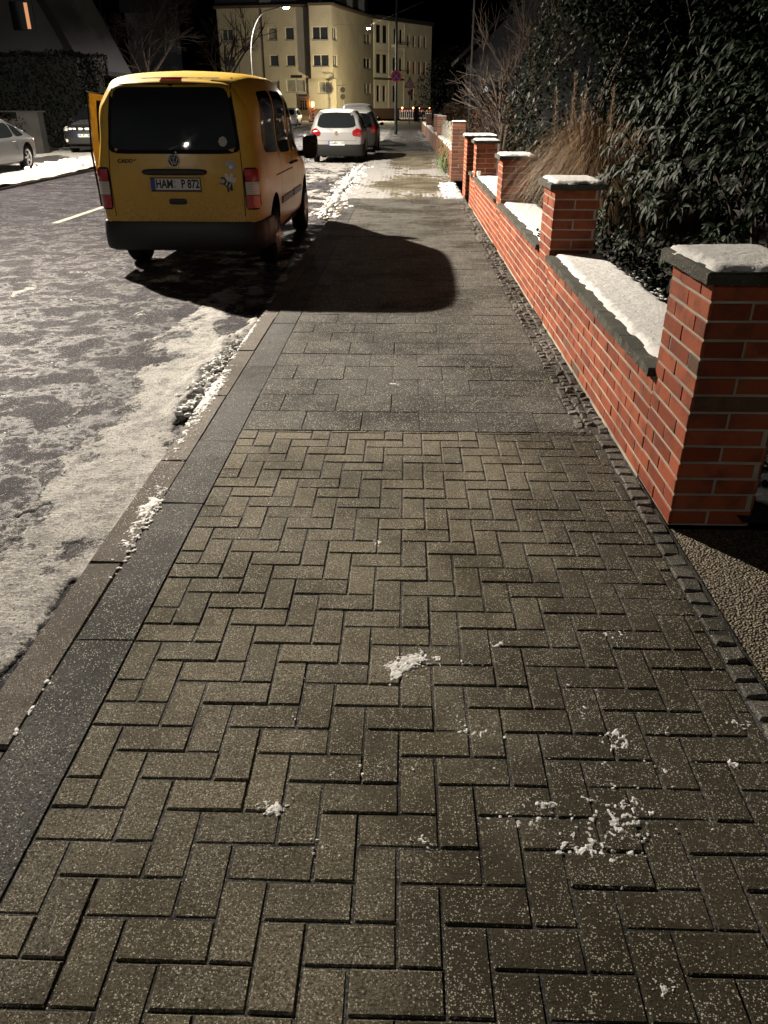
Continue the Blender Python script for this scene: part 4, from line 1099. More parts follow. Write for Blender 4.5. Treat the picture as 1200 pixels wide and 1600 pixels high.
# things seen through the glass: cage mesh of the partition (printed as thin bars just on the glass is avoided; low contrast bars)
sm = cv.patch([(.52 + .045 * math.cos(a), 1.235 + .045 * math.sin(a)) for a in np.linspace(0, 2 * PI, 9)[:-1]], 'r', .0105, 0, rings=2, sub=2)
sm.build('window_sticker', M['sticker'], vr, smooth=True)
cv.patch([(-.11, 1.745), (.11, 1.745), (.105, 1.775), (-.105, 1.775)], 'r', .003, 0, rings=2).build('brake_light', M['redlens'], vr)
# tail lamps
for sx in (-1, 1):
    a, b = (.715, .858)
    outer = cv.patch([(sx * a, .63), (sx * b, .63), (sx * (b - .008), 1.01), (sx * (a - .008), 1.01)], 'r', .006, 1, rings=4, sub=8).build('tail_lamp', M['gasket'], vr, smooth=True)
    for z0, z1, mm in ((.89, .995, 'vanred'), (.765, .885, 'clearlens'), (.645, .76, 'vanred')):
        cv.patch([(sx * (a + .010), z0), (sx * (b - .010), z0), (sx * (b - .014), z1), (sx * (a + .006), z1)], 'r', .016, 0, rings=3, sub=6).build('lamp_lens', M[mm], outer, smooth=True)
sd = MB()                                                           # seams
cv.strip([(-.70, .57), (-.705, .9), (-.69, 1.12), (-.655, 1.45), (-.60, 1.77), (.60, 1.77), (.655, 1.45), (.69, 1.12), (.705, .9), (.70, .57)], 'r', .008, .0015, sd, sub=8)
for ax in ('s', 'l'):
    cv.strip([(1.42, .62), (1.40, .95), (1.36, 1.72)], ax, .009, .0015, sd); cv.strip([(2.32, .32), (2.32, 1.0), (2.30, 1.74)], ax, .009, .0015, sd); cv.strip([(2.32, .32), (3.2, .32)], ax, .009, .0015, sd)
    cv.strip([(3.36, .45), (3.36, .98)], ax, .009, .0015, sd); cv.strip([(1.0, .88), (2.3, .88)] if ax == 's' else [(.45, .88), (2.2, .88)], ax, .014, .0018, sd)
sd.build('panel_seams', M['gasket'], vr)
for ax in ('s', 'l'):
    cv.patch([(.52, 1.12), (1.34, 1.09), (1.34, 1.68), (.62, 1.66)], ax, .004, 1, sub=12).build('side_window', M['glass'], vr, smooth=True)
    cv.patch([(1.45, 1.08), (2.26, 1.06), (2.26, 1.68), (1.45, 1.68)], ax, .004, 1, sub=12).build('side_window', M['glass'], vr, smooth=True)
    if ax == 's': cv.patch([(2.40, 1.05), (3.22, 1.02), (2.86, 1.60), (2.42, 1.66)], ax, .004, 1, sub=12).build('side_window', M['glass'], vr, smooth=True)
    cv.patch([(1.40, .56), (2.28, .56), (2.28, .63), (1.40, .63)], ax, .014, 0).build('rubbing_strip', M['plastic'], vr); cv.patch([(2.36, .56), (3.14, .56), (3.14, .63), (2.36, .63)], ax, .014, 0).build('rubbing_strip', M['plastic'], vr)
    for yy in (2.18, 2.52) if ax == 's' else (2.18,):
        h, n = cv.proj(yy, .93, ax); hb_ = MB(); hb_.tube([h + Vector((0, -.08, .005)), h + n * .035 + Vector((0, -.05, .008)), h + n * .035 + Vector((0, .05, .008)), h + Vector((0, .08, .005))], .012, 8); hb_.build('door_handle', M['plastic'], vr, smooth=True)
cv.patch([(-.64, 1.09), (.64, 1.09), (.56, 1.60), (-.56, 1.60)], 'f', .004, 1).build('windscreen', M['glass'], vr, smooth=True)
for sx in (-1, 1): cv.patch([(sx * .42, .68), (sx * .76, .68), (sx * .74, .86), (sx * .46, .84)], 'f', .008, 1).build('headlight', M['clearlens'], vr, smooth=True)
# garnish bar over the plate, handle, badge, stickers
h, n = cv.proj(0, .975, 'r'); gb = MB()
def rbar(mb, x0, x1, z0, z1, y, d, m=0):
    n = 8; V = []
    for k, (yy, e) in enumerate(((y + .01, 0), (y - d * .6, 0), (y - d, .010))):
        for a in range(20):
            t = 2 * PI * a / 20; cx = math.copysign(abs(math.cos(t)) ** .35, math.cos(t)); sz = math.copysign(abs(math.sin(t)) ** .6, math.sin(t))
            V.append(((x0 + x1) / 2 + cx * ((x1 - x0) / 2 - e), yy, (z0 + z1) / 2 + sz * ((z1 - z0) / 2 - e)))
    F = [(r * 20 + k, r * 20 + (k + 1) % 20, (r + 1) * 20 + (k + 1) % 20, (r + 1) * 20 + k) for r in range(2) for k in range(20)] + [tuple(range(40, 60))]
    mb.add(V, F, m)
rbar(gb, -.345, .335, .945, 1.00, h.y, .03); gb.build('plate_garnish', M['plastic'], vr, smooth=True, sharp=R(40))
plate(vr, cv, .865, 'HAM P 872')
rc = MB(); yy = cv.proj(0, .87, 'r')[0].y - .003
V = [(-.30, yy, .785), (.30, yy, .785), (.30, yy, .945), (-.30, yy, .945), (-.285, yy - .004, .80), (.285, yy - .004, .80), (.285, yy - .004, .935), (-.285, yy - .004, .935)]
rc.add(V, [(0, 1, 5, 4), (1, 2, 6, 5), (2, 3, 7, 6), (3, 0, 4, 7), (4, 5, 6, 7)]); rc.build('plate_recess', M['yellow'], vr)
dh = MB(); h, n = cv.proj(0, .715, 'r'); rbar(dh, -.095, .095, .68, .735, h.y, .014); rbar(dh, .045, .085, .688, .700, h.y - .006, .014); dh.build('tailgate_handle', M['plastic'], vr, smooth=True, sharp=R(40))
h, n = cv.proj(0, 1.075, 'r')
bd = MB(); bd.lathe([(0, h.y - .012), (.046, h.y - .012), (.050, h.y - .004)], 'y', (0, 0, 1.072), 32); bo = bd.build('badge', M['ink'], vr, smooth=True, sharp=R(30))
bd = MB(); bd.lathe([(.049, h.y - .010), (.050, h.y - .018), (.058, h.y - .018), (.060, h.y - .002)], 'y', (0, 0, 1.072), 36)
def stroke(mb, a, b, w, y, d=.005):
    a = Vector((a[0], a[1])); b = Vector((b[0], b[1])); q = (b - a).normalized(); s_ = Vector((-q.y, q.x)) * w / 2
    V = [(p.x, yy, p.y) for yy in (y, y - d) for p in (a - s_, b - s_, b + s_, a + s_)]
    mb.add(V, [(4, 5, 6, 7), (0, 1, 5, 4), (1, 2, 6, 5), (2, 3, 7, 6), (3, 0, 4, 7)])
yb = h.y - .0125
for a, b in (((-.017, .047), (0, .010)), ((.017, .047), (0, .010)), ((-.041, .026), (-.018, -.038)), ((-.018, -.038), (0, .002)), ((0, .002), (.018, -.038)), ((.018, -.038), (.041, .026))):
    stroke(bd, (a[0], a[1] + 1.072), (b[0], b[1] + 1.072), .0095, yb)
bd.build('emblem', M['chrome'], bo, smooth=True, sharp=R(30))
h, n = cv.proj(-.50, 1.065, 'r'); text_mesh('CADDY', .046, 'ink', vr, 'lettering', (-.50, h.y - .004, 1.065), (PI / 2, 0, 0), .002, 1.25, 'CENTER', .0012)
def disc(par, x, z, r, m, nm, off=.004, hole=0):
    h, n = cv.proj(x, z, 'r'); q = MB(); q.lathe([(hole, h.y - off), (r, h.y - off), (r, h.y - off + .002)], 'y', (x, 0, z), 28); return q.build(nm, M[m], par)
r1 = disc(vr, .585, 1.02, .056, 'sticker', 'round_sticker'); disc(r1, .585, 1.02, .043, 'zinc', 'sticker_ring', .0055, .030); 
h, n = cv.proj(.585, 1.02, 'r'); q = MB(); q.add([(.567, h.y - .006, 1.005), (.603, h.y - .006, 1.005), (.585, h.y - .006, 1.038)], [(0, 1, 2)]); q.build('sticker_mark', M['signwhite'], r1)
h, n = cv.proj(.52, .88, 'r'); y0 = h.y - .004
s0 = MB(); s1 = MB(); s2 = MB()
def oval(mb, cx, cz, a, b, rot, y, n=16):
    V = [(cx + a * math.cos(t) * math.cos(rot) - b * math.sin(t) * math.sin(rot), y, cz + a * math.cos(t) * math.sin(rot) + b * math.sin(t) * math.cos(rot)) for t in np.linspace(0, 2 * PI, n + 1)[:-1]]
    mb.add(V, [tuple(range(n))])
oval(s0, .49, .895, .040, .034, 0, y0); oval(s0, .545, .862, .052, .030, -.5, y0 - .0004); oval(s0, .58, .822, .014, .018, .4, y0); oval(s0, .545, .815, .012, .02, 0, y0)
oval(s1, .545, .925, .018, .042, .5, y0 - .001); oval(s1, .585, .925, .016, .045, -.35, y0 - .0012); oval(s1, .615, .90, .020, .03, -.9, y0 - .0009)
oval(s2, .49, .893, .026, .021, 0, y0 - .0012); oval(s2, .535, .872, .009, .026, -.5, y0 - .0012); oval(s2, .563, .853, .009, .024, -.5, y0 - .0012)
bs = s0.build('insect_sticker', M['ink'], vr); s1.build('sticker_wings', M['plate'], bs); s2.build('sticker_stripes', M['sticker'], bs)
for a in (.2, 1.2):
    pass
q = MB(); q.tube([(.46, y0 - .001, .91), (.435, y0 - .001, .93), (.42, y0 - .001, .90)], .003, 5); q.build('sticker_leg', M['ink'], bs); q = MB(); q.tube([(.47, y0 - .001, .87), (.43, y0 - .001, .865), (.425, y0 - .001, .84)], .003, 5); q.build('sticker_leg', M['ink'], bs)
# wiper stub under the glass
q = MB(); h, n = cv.proj(.03, 1.14, 'r'); q.tube([h, h + n * .03], .010, 8); q.build('wiper_pivot', M['zinc'], vr)
# right exterior mirror
for sx, yo in ((1, 3.12),):
    mm = MB(); cx = .90; 
    V = []; 
    for k in range(7):
        t = k / 6; yy = yo - .08 + .17 * t; sc = [.86, 1, 1, .95, .85, .65, .3][k]
        for a in range(20):
            u = 2 * PI * a / 20; V.append((sx * (cx + .145 + .105 * sc * math.copysign(abs(math.cos(u)) ** .5, math.cos(u))), yy, 1.08 + .145 * sc * math.copysign(abs(math.sin(u)) ** .5, math.sin(u))))
    mm.grid(V, 7, 20, close=True); mm.add(V[:20], [tuple(range(20))]); mm.add(V[-20:], [tuple(range(20))]); mm.tube([(sx * .82, yo, .99), (sx * .95, yo, 1.0)], .035, 8)
    mo = mm.build('wing_mirror', M['plastic'], vr, smooth=True, sharp=R(40))
    gl = MB(); V = [(cx + .145 + .085 * math.copysign(abs(math.cos(u)) ** .5, math.cos(u)), yo - .083, 1.08 + .122 * math.copysign(abs(math.sin(u)) ** .5, math.sin(u))) for u in np.linspace(0, 2 * PI, 21)[:-1]]
    gl.add(V, [tuple(range(20))]); gl.build('mirror_glass', M['glass'], mo)
# driver door swung open on the left
dr = MB(); hy, hx = 3.30, -.88; ang = R(72)
def dpt(t, z, o=0):  # t: distance back from the hinge along the closed door
    dx, dy = -math.sin(ang), -math.cos(ang); nx_, ny_ = math.cos(ang), -math.sin(ang)
    t = t * 1.14; tum = -max(0, z - 1.0) * .12
    return (hx + dx * t - nx_ * o + nx_ * (-tum), hy + dy * t - ny_ * o - ny_ * (-tum) * 0, z)
outl = [(0, .34), (.0, .98), (.46, 1.60), (.97, 1.68), (1.0, 1.0), (.98, .34)]
poly = []
for a, b in zip(outl, outl[1:] + outl[:1]):
    for k in range(5): poly.append((a[0] + (b[0] - a[0]) * k / 5, a[1] + (b[1] - a[1]) * k / 5))
wi = [(.12, 1.05), (.50, 1.54), (.90, 1.60), (.93, 1.05)]; wp = []
def ringpt(c, pl): return pl
n = len(poly); cx_, cz_ = .58, 1.25
win_ = []
for (t, z) in poly:                                                 # matching ring of the window opening
    a = math.atan2(z - cz_, t - cx_); d = Vector((math.cos(a), math.sin(a))); best = None
    for p_, q_ in zip(wi, wi[1:] + wi[:1]):
        e = (q_[0] - p_[0], q_[1] - p_[1]); det = d.x * (-e[1]) + d.y * e[0]
        if abs(det) < 1e-9: continue
        s_ = ((p_[0] - cx_) * (-e[1]) + (p_[1] - cz_) * e[0]) / det; u_ = (d.x * (p_[1] - cz_) - d.y * (p_[0] - cx_)) / det
        if s_ > 0 and -1e-6 <= u_ <= 1 + 1e-6: best = s_ if best is None else min(best, s_)
    win_.append((cx_ + d.x * best, cz_ + d.y * best))
V = [dpt(t, z, 0) for t, z in poly] + [dpt(t, z, 0) for t, z in win_] + [dpt(t, z, .07) for t, z in poly] + [dpt(t, z, .05) for t, z in win_]
F = []
for k in range(n):
    j = (k + 1) % n; F += [(k, j, n + j, n + k), (2 * n + k, 3 * n + k, 3 * n + j, 2 * n + j), (k, 2 * n + k, 2 * n + j, j), (n + k, n + j, 3 * n + j, 3 * n + k)]
dr.add(V, F); do = dr.build('driver_door', M['yellow'], vr, smooth=False); do['label'] = 'yellow driver door swung wide open'
gl = MB(); gl.add([dpt(t, z, .025) for t, z in win_], [tuple(range(n))]); gl.build('door_glass', M['glass'], do)
tr_ = MB(); V = [dpt(.06 + .86 * t + 0, z, .075) for t, z in ((0, .42), (1, .42), (1, .98), (0, .95))] + [dpt(.09 + .80 * t, z, .11) for t, z in ((0, .47), (1, .47), (1, .94), (0, .91))]
tr_.add(V, [(0, 1, 5, 4), (1, 2, 6, 5), (2, 3, 7, 6), (3, 0, 4, 7), (4, 5, 6, 7)]); tr_.build('door_trim', M['plastic'], do)
es = MB(); es.tube([dpt(t, z, .03) for t, z in ((1.0, .36), (1.02, 1.0), (.99, 1.69), (.5, 1.63), (.02, 1.0))], .014, 6); es.build('door_seal', M['gasket'], do)
for wy in (.93, 3.61):
    for sx in (-1, 1): wo = wheel(vr, wy, sx * .785, .315, .195, 6); wo.scale = (1, 1, 1 / 1.085); wo.location.z = .315 / 1.085
vr.scale = (1, 1, 1.085)                                          # high-roof body; the wheels stay round
# ---- other parked cars
def generic(name, label, loc, rz, st, lean_r, lean_f, wheels, mat, wr=.31, tr=.74, bumper=None, rr=.09, rf=.16, spokes=5, group=None, cat='car'):
    root = empty(name, loc, rz, label, cat, group)
    c = Car(st, lean_r, lean_f, wheels, wr, tr, rr, rf); c.finish(root, mat, bumper)
    hub = MB(); hub.box((-.68, .2, .20), (.68, c.L - .2, .30)); hub.build('underbody', M['gasket'], root)
    for wy in wheels:
        for sx in (-1, 1): wheel(root, wy, sx * (tr - .01), wr, .18, spokes)
    return root, c
def car_snow(root, c, polys, mat='snow', off=.018):
    for nm, poly in polys:
        c.patch(poly, 't', off, 1, rings=8, sub=8).build(nm, M[mat], root, smooth=True)
def mirror(root, c, y, z, xw, mat='plastic'):
    for sx in (-1, 1):
        mm = MB(); V = []
        for k in range(6):
            t = k / 5; sc = [.8, 1, 1, .85, .6, .2][k]
            for a in range(14):
                u = 2 * PI * a / 14; V.append((sx * (xw + .10 + .085 * sc * math.cos(u)), y - .05 + .12 * t, z + .065 * sc * math.sin(u)))
        mm.grid(V, 6, 14, close=True); mm.add(V[:14], [tuple(range(14))]); mm.tube([(sx * (xw - .06), y, z - .05), (sx * (xw + .06), y, z - .02)], .02, 6)
        mm.build('wing_mirror', M[mat], root, smooth=True)
def side_glass(root, c, y0, y1, zb, zt, lr, lf, split=.5, rear_q=0):
    for ax in ('s', 'l'):
        ym = y0 + (y1 - y0) * split
        c.patch([(y0, zb + .03), (ym - .03, zb), (ym - .03, zt), (y0 + lr, zt - .03)], ax, .004, 1).build('side_window', M['glass'], root, smooth=True)
        c.patch([(ym + .03, zb), (y1, zb), (y1 - lf, zt - .05), (ym + .03, zt)], ax, .004, 1).build('side_window', M['glass'], root, smooth=True)
        q = MB(); c.strip([(ym, .35), (ym, zt + .05)], ax, .008, .0015, q); c.strip([(y0 + .35, .75), (y1, .78)], ax, .01, .0015, q); c.strip([(y1 + .02, .4), (y1 + .02, .85)], ax, .008, .0015, q); q.build('panel_seams', M['gasket'], root)
# silver hatchback
stg = [(0, .80, .83, .58, .26, .92, 1.40, .10), (.35, .85, .865, .60, .24, .92, 1.46, .10), (1.0, .87, .88, .60, .22, .91, 1.475, .10), (2.0, .87, .88, .60, .22, .90, 1.47, .1), (2.5, .87, .87, .58, .22, .90, 1.40, .1), (3.1, .87, .86, .58, .22, .88, 1.05, .08), (3.3, .86, .85, .58, .22, .85, .97, .07), (3.9, .84, .82, .54, .24, .72, .84, .07), (4.2, .78, .78, .5, .26, .6, .70, .06)]
gr, gc = generic('hatchback', 'silver hatchback parked ahead of the yellow van', (-2.26, 27.5, ROAD_Z), 0, stg, lambda z: max(0, z - .90) * .62, lambda z: max(0, z - .45) * .35, (.78, 3.36), 'silver')
wrapU(gc, .22, .54, .42, .040, gr, mat='gasket'); gr.scale = (1, 1, 1.05)
gc.patch([(-.64, .985), (.64, .985), (.52, 1.40), (-.52, 1.40)], 'r', .004, 1).build('rear_window', M['glass'], gr, smooth=True)
for sx in (-1, 1):
    o = gc.patch([(sx * .52, .77), (sx * .80, .75), (sx * .80, .93), (sx * .66, .985), (sx * .50, .90)], 'r', .010, 1).build('tail_lamp', M['redlens'], gr, smooth=True)
    gc.patch([(sx * (.615 + .05 * math.cos(a)), .865 + .045 * math.sin(a)) for a in np.linspace(0, 2 * PI, 9)[:-1]], 'r', .016, 0, rings=2, sub=2).build('lamp_lens', M['redlens'], o, smooth=True)
h, n = gc.proj(0, .83, 'r'); q = MB(); q.lathe([(0, h.y - .016), (.05, h.y - .016), (.06, h.y)], 'y', (0, 0, .84), 20); q.build('badge', M['chrome'], gr, smooth=True)
plate(gr, gc, .57, 'HAM W 1200')
q = MB(); gc.strip([(-.62, .64), (-.64, .95), (-.53, 1.42), (.53, 1.42), (.64, .95), (.62, .64)], 'r', .008, .0015, q); gc.strip([(-.62, .64), (.62, .64)], 'r', .008, .0015, q); q.build('panel_seams', M['gasket'], gr)
side_glass(gr, gc, .55, 2.95, .94, 1.36, .25, .55, .5); mirror(gr, gc, 2.75, 1.0, .85)
gc.patch([(-.6, .95), (.6, .95), (.5, 1.38), (-.5, 1.38)], 'f', .004, 1).build('windscreen', M['glass'], gr, smooth=True)
car_snow(gr, gc, [('roof_snow', [(-.53, .36), (.53, .36), (.53, 2.3), (-.53, 2.3)])], off=.006)
q = MB(); q.tube([(0, .5, 1.49), (0, .42, 1.62)], .006, 5); q.build('aerial', M['plastic'], gr)
# dark hatchback with snow on it, then a dark estate with a snowy roof
dr_, dc = generic('dark_hatchback', 'black hatchback with snow on roof and bonnet between the silver hatchback and the estate', (-2.02, 33.6, ROAD_Z), 0, stg, lambda z: max(0, z - .90) * .62, lambda z: max(0, z - .45) * .35, (.78, 3.36), 'darkpaint')
dc.patch([(-.64, .985), (.64, .985), (.52, 1.40), (-.52, 1.40)], 'r', .004, 1).build('rear_window', M['glass'], dr_, smooth=True)
for sx in (-1, 1): dc.patch([(sx * .58, .72), (sx * .80, .72), (sx * .78, .98), (sx * .62, .98)], 'r', .010, 1).build('tail_lamp', M['redlens'], dr_, smooth=True)
side_glass(dr_, dc, .55, 2.95, .94, 1.36, .25, .55, .5); mirror(dr_, dc, 2.75, 1.0, .85); plate(dr_, dc, .57, 'HAM K 3')
car_snow(dr_, dc, [('roof_snow', [(-.56, .38), (.56, .38), (.56, 2.4), (-.56, 2.4)]), ('bonnet_snow', [(-.6, 3.25), (.6, 3.25), (.55, 4.0), (-.55, 4.0)])], off=.03)
ste = [(0, .80, .85, .60, .28, 1.0, 1.58, .1), (.35, .88, .89, .64, .26, 1.0, 1.66, .1), (1.2, .90, .91, .64, .24, 1.0, 1.69, .1), (2.4, .90, .91, .64, .24, .99, 1.68, .1), (2.9, .90, .90, .62, .24, .98, 1.60, .1), (3.6, .89, .89, .6, .24, .96, 1.15, .08), (4.3, .86, .85, .56, .26, .82, .95, .07), (4.65, .8, .8, .52, .28, .68, .80, .06)]
er, ec = generic('estate_car', 'white tall estate car with a thick snowy roof, parked ahead of the black hatchback', (-2.45, 41.5, ROAD_Z), 0, ste, lambda z: max(0, z - .98) * .4, lambda z: max(0, z - .5) * .3, (.85, 3.65), 'whitepaint', wr=.33, tr=.77)
ec.patch([(-.66, 1.06), (.66, 1.06), (.58, 1.50), (-.58, 1.50)], 'r', .004, 1).build('rear_window', M['glass'], er, smooth=True)
for sx in (-1, 1): ec.patch([(sx * .66, .75), (sx * .84, .75), (sx * .80, 1.15), (sx * .68, 1.15)], 'r', .010, 1).build('tail_lamp', M['redlens'], er, smooth=True)
side_glass(er, ec, .5, 3.35, 1.03, 1.55, .2, .6, .5); mirror(er, ec, 3.2, 1.1, .88)
car_snow(er, ec, [('roof_snow', [(-.60, .25), (.60, .25), (.60, 2.7), (-.60, 2.7)]), ('bonnet_snow', [(-.6, 3.7), (.6, 3.7), (.55, 4.4), (-.55, 4.4)])], off=.05)
# silver coupe on the left, nose toward the photographer
sta = [(0, .80, .82, .45, .30, .78, .98, .08), (.25, .86, .87, .52, .26, .82, 1.06, .08), (.8, .89, .90, .58, .22, .82, 1.20, .10), (1.5, .89, .89, .58, .20, .82, 1.33, .10), (2.1, .88, .88, .58, .20, .81, 1.34, .1), (2.7, .88, .87, .58, .20, .80, 1.18, .1), (3.15, .88, .87, .58, .20, .78, .90, .07), (3.8, .86, .84, .54, .22, .68, .78, .06), (4.18, .78, .78, .5, .24, .55, .64, .05)]
ar, ac = generic('coupe', 'silver grey coupe parked on the left, cut off by the picture edge', (-11.65, 24.85, ROAD_Z + .035), PI, sta, lambda z: max(0, z - .8) * .5, lambda z: max(0, z - .45) * .4, (.80, 3.27), 'greypaint', wr=.33, tr=.78, rr=.16)
for ax in ('s', 'l'):
    ac.patch([(.75, .90), (1.35, .87), (1.35, 1.22), (1.05, 1.14)], ax, .004, 1).build('side_window', M['glass'], ar, smooth=True)
    ac.patch([(1.42, .87), (2.85, .86), (2.4, 1.16), (1.42, 1.24)], ax, .004, 1).build('side_window', M['glass'], ar, smooth=True)
    q = MB(); ac.strip([(1.40, .32), (1.36, 1.25)], ax, .008, .0015, q); ac.strip([(2.75, .30), (2.75, .85)], ax, .008, .0015, q); q.build('panel_seams', M['gasket'], ar)
    h, n = ac.proj(1.58, .77, ax); q = MB(); q.tube([h + Vector((0, -.09, 0)), h + n * .035 + Vector((0, -.05, 0)), h + n * .035 + Vector((0, .05, 0)), h + Vector((0, .09, 0))], .012, 8); q.build('door_handle', M['chrome'], ar, smooth=True)
    ac.patch([(.02, .66), (.24, .66), (.26, .84), (.06, .84)], ax, .006, 1).build('tail_lamp', M['redlens'], ar, smooth=True)
ac.patch([(-.52, .98), (.52, .98), (.50, 1.26), (-.50, 1.26)], 'r', .004, 1).build('rear_window', M['glass'], ar, smooth=True)
ac.patch([(-.60, .88), (.60, .88), (.48, 1.26), (-.48, 1.26)], 'f', .004, 1).build('windscreen', M['glass'], ar, smooth=True)
for sx in (-1, 1): ac.patch([(sx * .45, .52), (sx * .74, .52), (sx * .74, .66), (sx * .48, .62)], 'f', .006, 1).build('headlight', M['clearlens'], ar, smooth=True)
car_snow(ar, ac, [('roof_snow', [(-.52, .95), (.52, .95), (.52, 2.2), (-.52, 2.2)]), ('boot_snow', [(-.62, .12), (.62, .12), (.58, .55), (-.58, .55)])], off=.02)
# anthracite off-roader facing us
sts = [(0, .82, .86, .62, .36, 1.05, 1.50, .1), (.35, .88, .90, .64, .32, 1.05, 1.62, .1), (1.2, .90, .91, .65, .28, 1.04, 1.66, .1), (2.3, .90, .91, .65, .28, 1.04, 1.64, .1), (2.7, .90, .90, .63, .28, 1.03, 1.52, .1), (3.2, .90, .90, .66, .28, 1.0, 1.16, .07), (3.5, .89, .89, .68, .30, .96, 1.08, .07), (4.1, .88, .88, .66, .32, .88, 1.00, .07), (4.34, .85, .86, .66, .34, .82, .93, .06)]
sr, sc_ = generic('off_roader', 'anthracite off-road car facing the street on the left pavement, partly behind the open van door', (-12.1, 36.4, ROAD_Z + .035), PI, sts, lambda z: max(0, z - 1.0) * .35, lambda z: max(0, z - .62) * .25, (.82, 3.49), 'anthra', wr=.35, tr=.77, rf=.10, bumper=lambda y, x: .55)
sc_.patch([(-.84, .80), (.84, .80), (.84, .92), (-.84, .92)], 'f', .006, 0, sub=10).build('grille', M['gasket'], sr, smooth=True)
for sx in (-1, 1): sc_.patch([(sx * .62, .79), (sx * .84, .80), (sx * .84, .93), (sx * .64, .93)], 'f', .012, 1).build('headlight', M['clearlens'], sr, smooth=True)
q = MB()
for x in (-.52, -.36, .36, .52): 
    h, n = sc_.proj(x, .86, 'f'); q.box((x - .055, h.y + .004, .835), (x + .055, h.y + .02, .895))
q.build('grille_bars', M['signwhite'], sr)
q = MB(); h, n = sc_.proj(0, .86, 'f'); y = h.y + .012
for sx in (-1, 1):
    V = [(sx * a, yy, b) for yy in (y, y + .012) for a, b in ((.02, .865), (.02 + .05, .90), (.20, .90), (.20, .875), (.10, .875), (.075, .865), (.10, .855), (.20, .855), (.20, .83), (.07, .83))]
    q.add(V, [tuple(range(10, 20))] + [(k, (k + 1) % 10, 10 + (k + 1) % 10, 10 + k) for k in range(10)])
q.build('emblem', M['signwhite'], sr)
plate(sr, sc_, .64, 'HA BT 1283', 'f')
sc_.patch([(-.64, 1.13), (.64, 1.13), (.55, 1.54), (-.55, 1.54)], 'f', .004, 1).build('windscreen', M['glass'], sr, smooth=True)
for sx in (-1, 1): sc_.patch([(sx * .66, .42), (sx * .76, .42), (sx * .76, .52), (sx * .66, .52)], 'f', .008, 1).build('fog_lamp', M['clearlens'], sr, smooth=True)
side_glass(sr, sc_, .5, 3.0, 1.08, 1.52, .2, .5, .5); mirror(sr, sc_, 2.95, 1.16, .88)
car_snow(sr, sc_, [('roof_snow', [(-.60, .3), (.60, .3), (.60, 2.45), (-.60, 2.45)]), ('bonnet_snow', [(-.62, 3.3), (.62, 3.3), (.60, 4.05), (-.60, 4.05)])], 'packed', off=.02)
# two vehicles far away at the left kerb
fr, fc = generic('white_car', 'small white car far down the left kerb beside the information board', (-10.3, 78, ROAD_Z), PI, stg, lambda z: max(0, z - .90) * .62, lambda z: max(0, z - .45) * .35, (.78, 3.36), 'whitepaint')
side_glass(fr, fc, .55, 2.95, .94, 1.36, .25, .55, .5); fc.patch([(-.6, .95), (.6, .95), (.5, 1.38), (-.5, 1.38)], 'f', .004, 1).build('windscreen', M['glass'], fr, smooth=True); mirror(fr, fc, 2.75, 1.0, .85)
for sx in (-1, 1): fc.patch([(sx * .5, .56), (sx * .74, .56), (sx * .74, .72), (sx * .52, .68)], 'f', .006, 1).build('headlight', M['clearlens'], fr, smooth=True)
fr, fc = generic('blue_estate', 'blue tall estate far down the left kerb in front of the small white car', (-11.3, 72, ROAD_Z), PI, ste, lambda z: max(0, z - .98) * .4, lambda z: max(0, z - .5) * .3, (.85, 3.65), 'bluepaint', wr=.33, tr=.77)
side_glass(fr, fc, .5, 3.35, 1.03, 1.55, .2, .6, .5); fc.patch([(-.64, 1.1), (.64, 1.1), (.5, 1.58), (-.5, 1.58)], 'f', .004, 1).build('windscreen', M['glass'], fr, smooth=True)
for sx in (-1, 1): fc.patch([(sx * .5, .66), (sx * .78, .66), (sx * .78, .82), (sx * .52, .8)], 'f', .006, 1).build('headlight', M['clearlens'], fr, smooth=True)
car_snow(fr, fc, [('roof_snow', [(-.60, .25), (.60, .25), (.60, 2.7), (-.60, 2.7)])], off=.04)

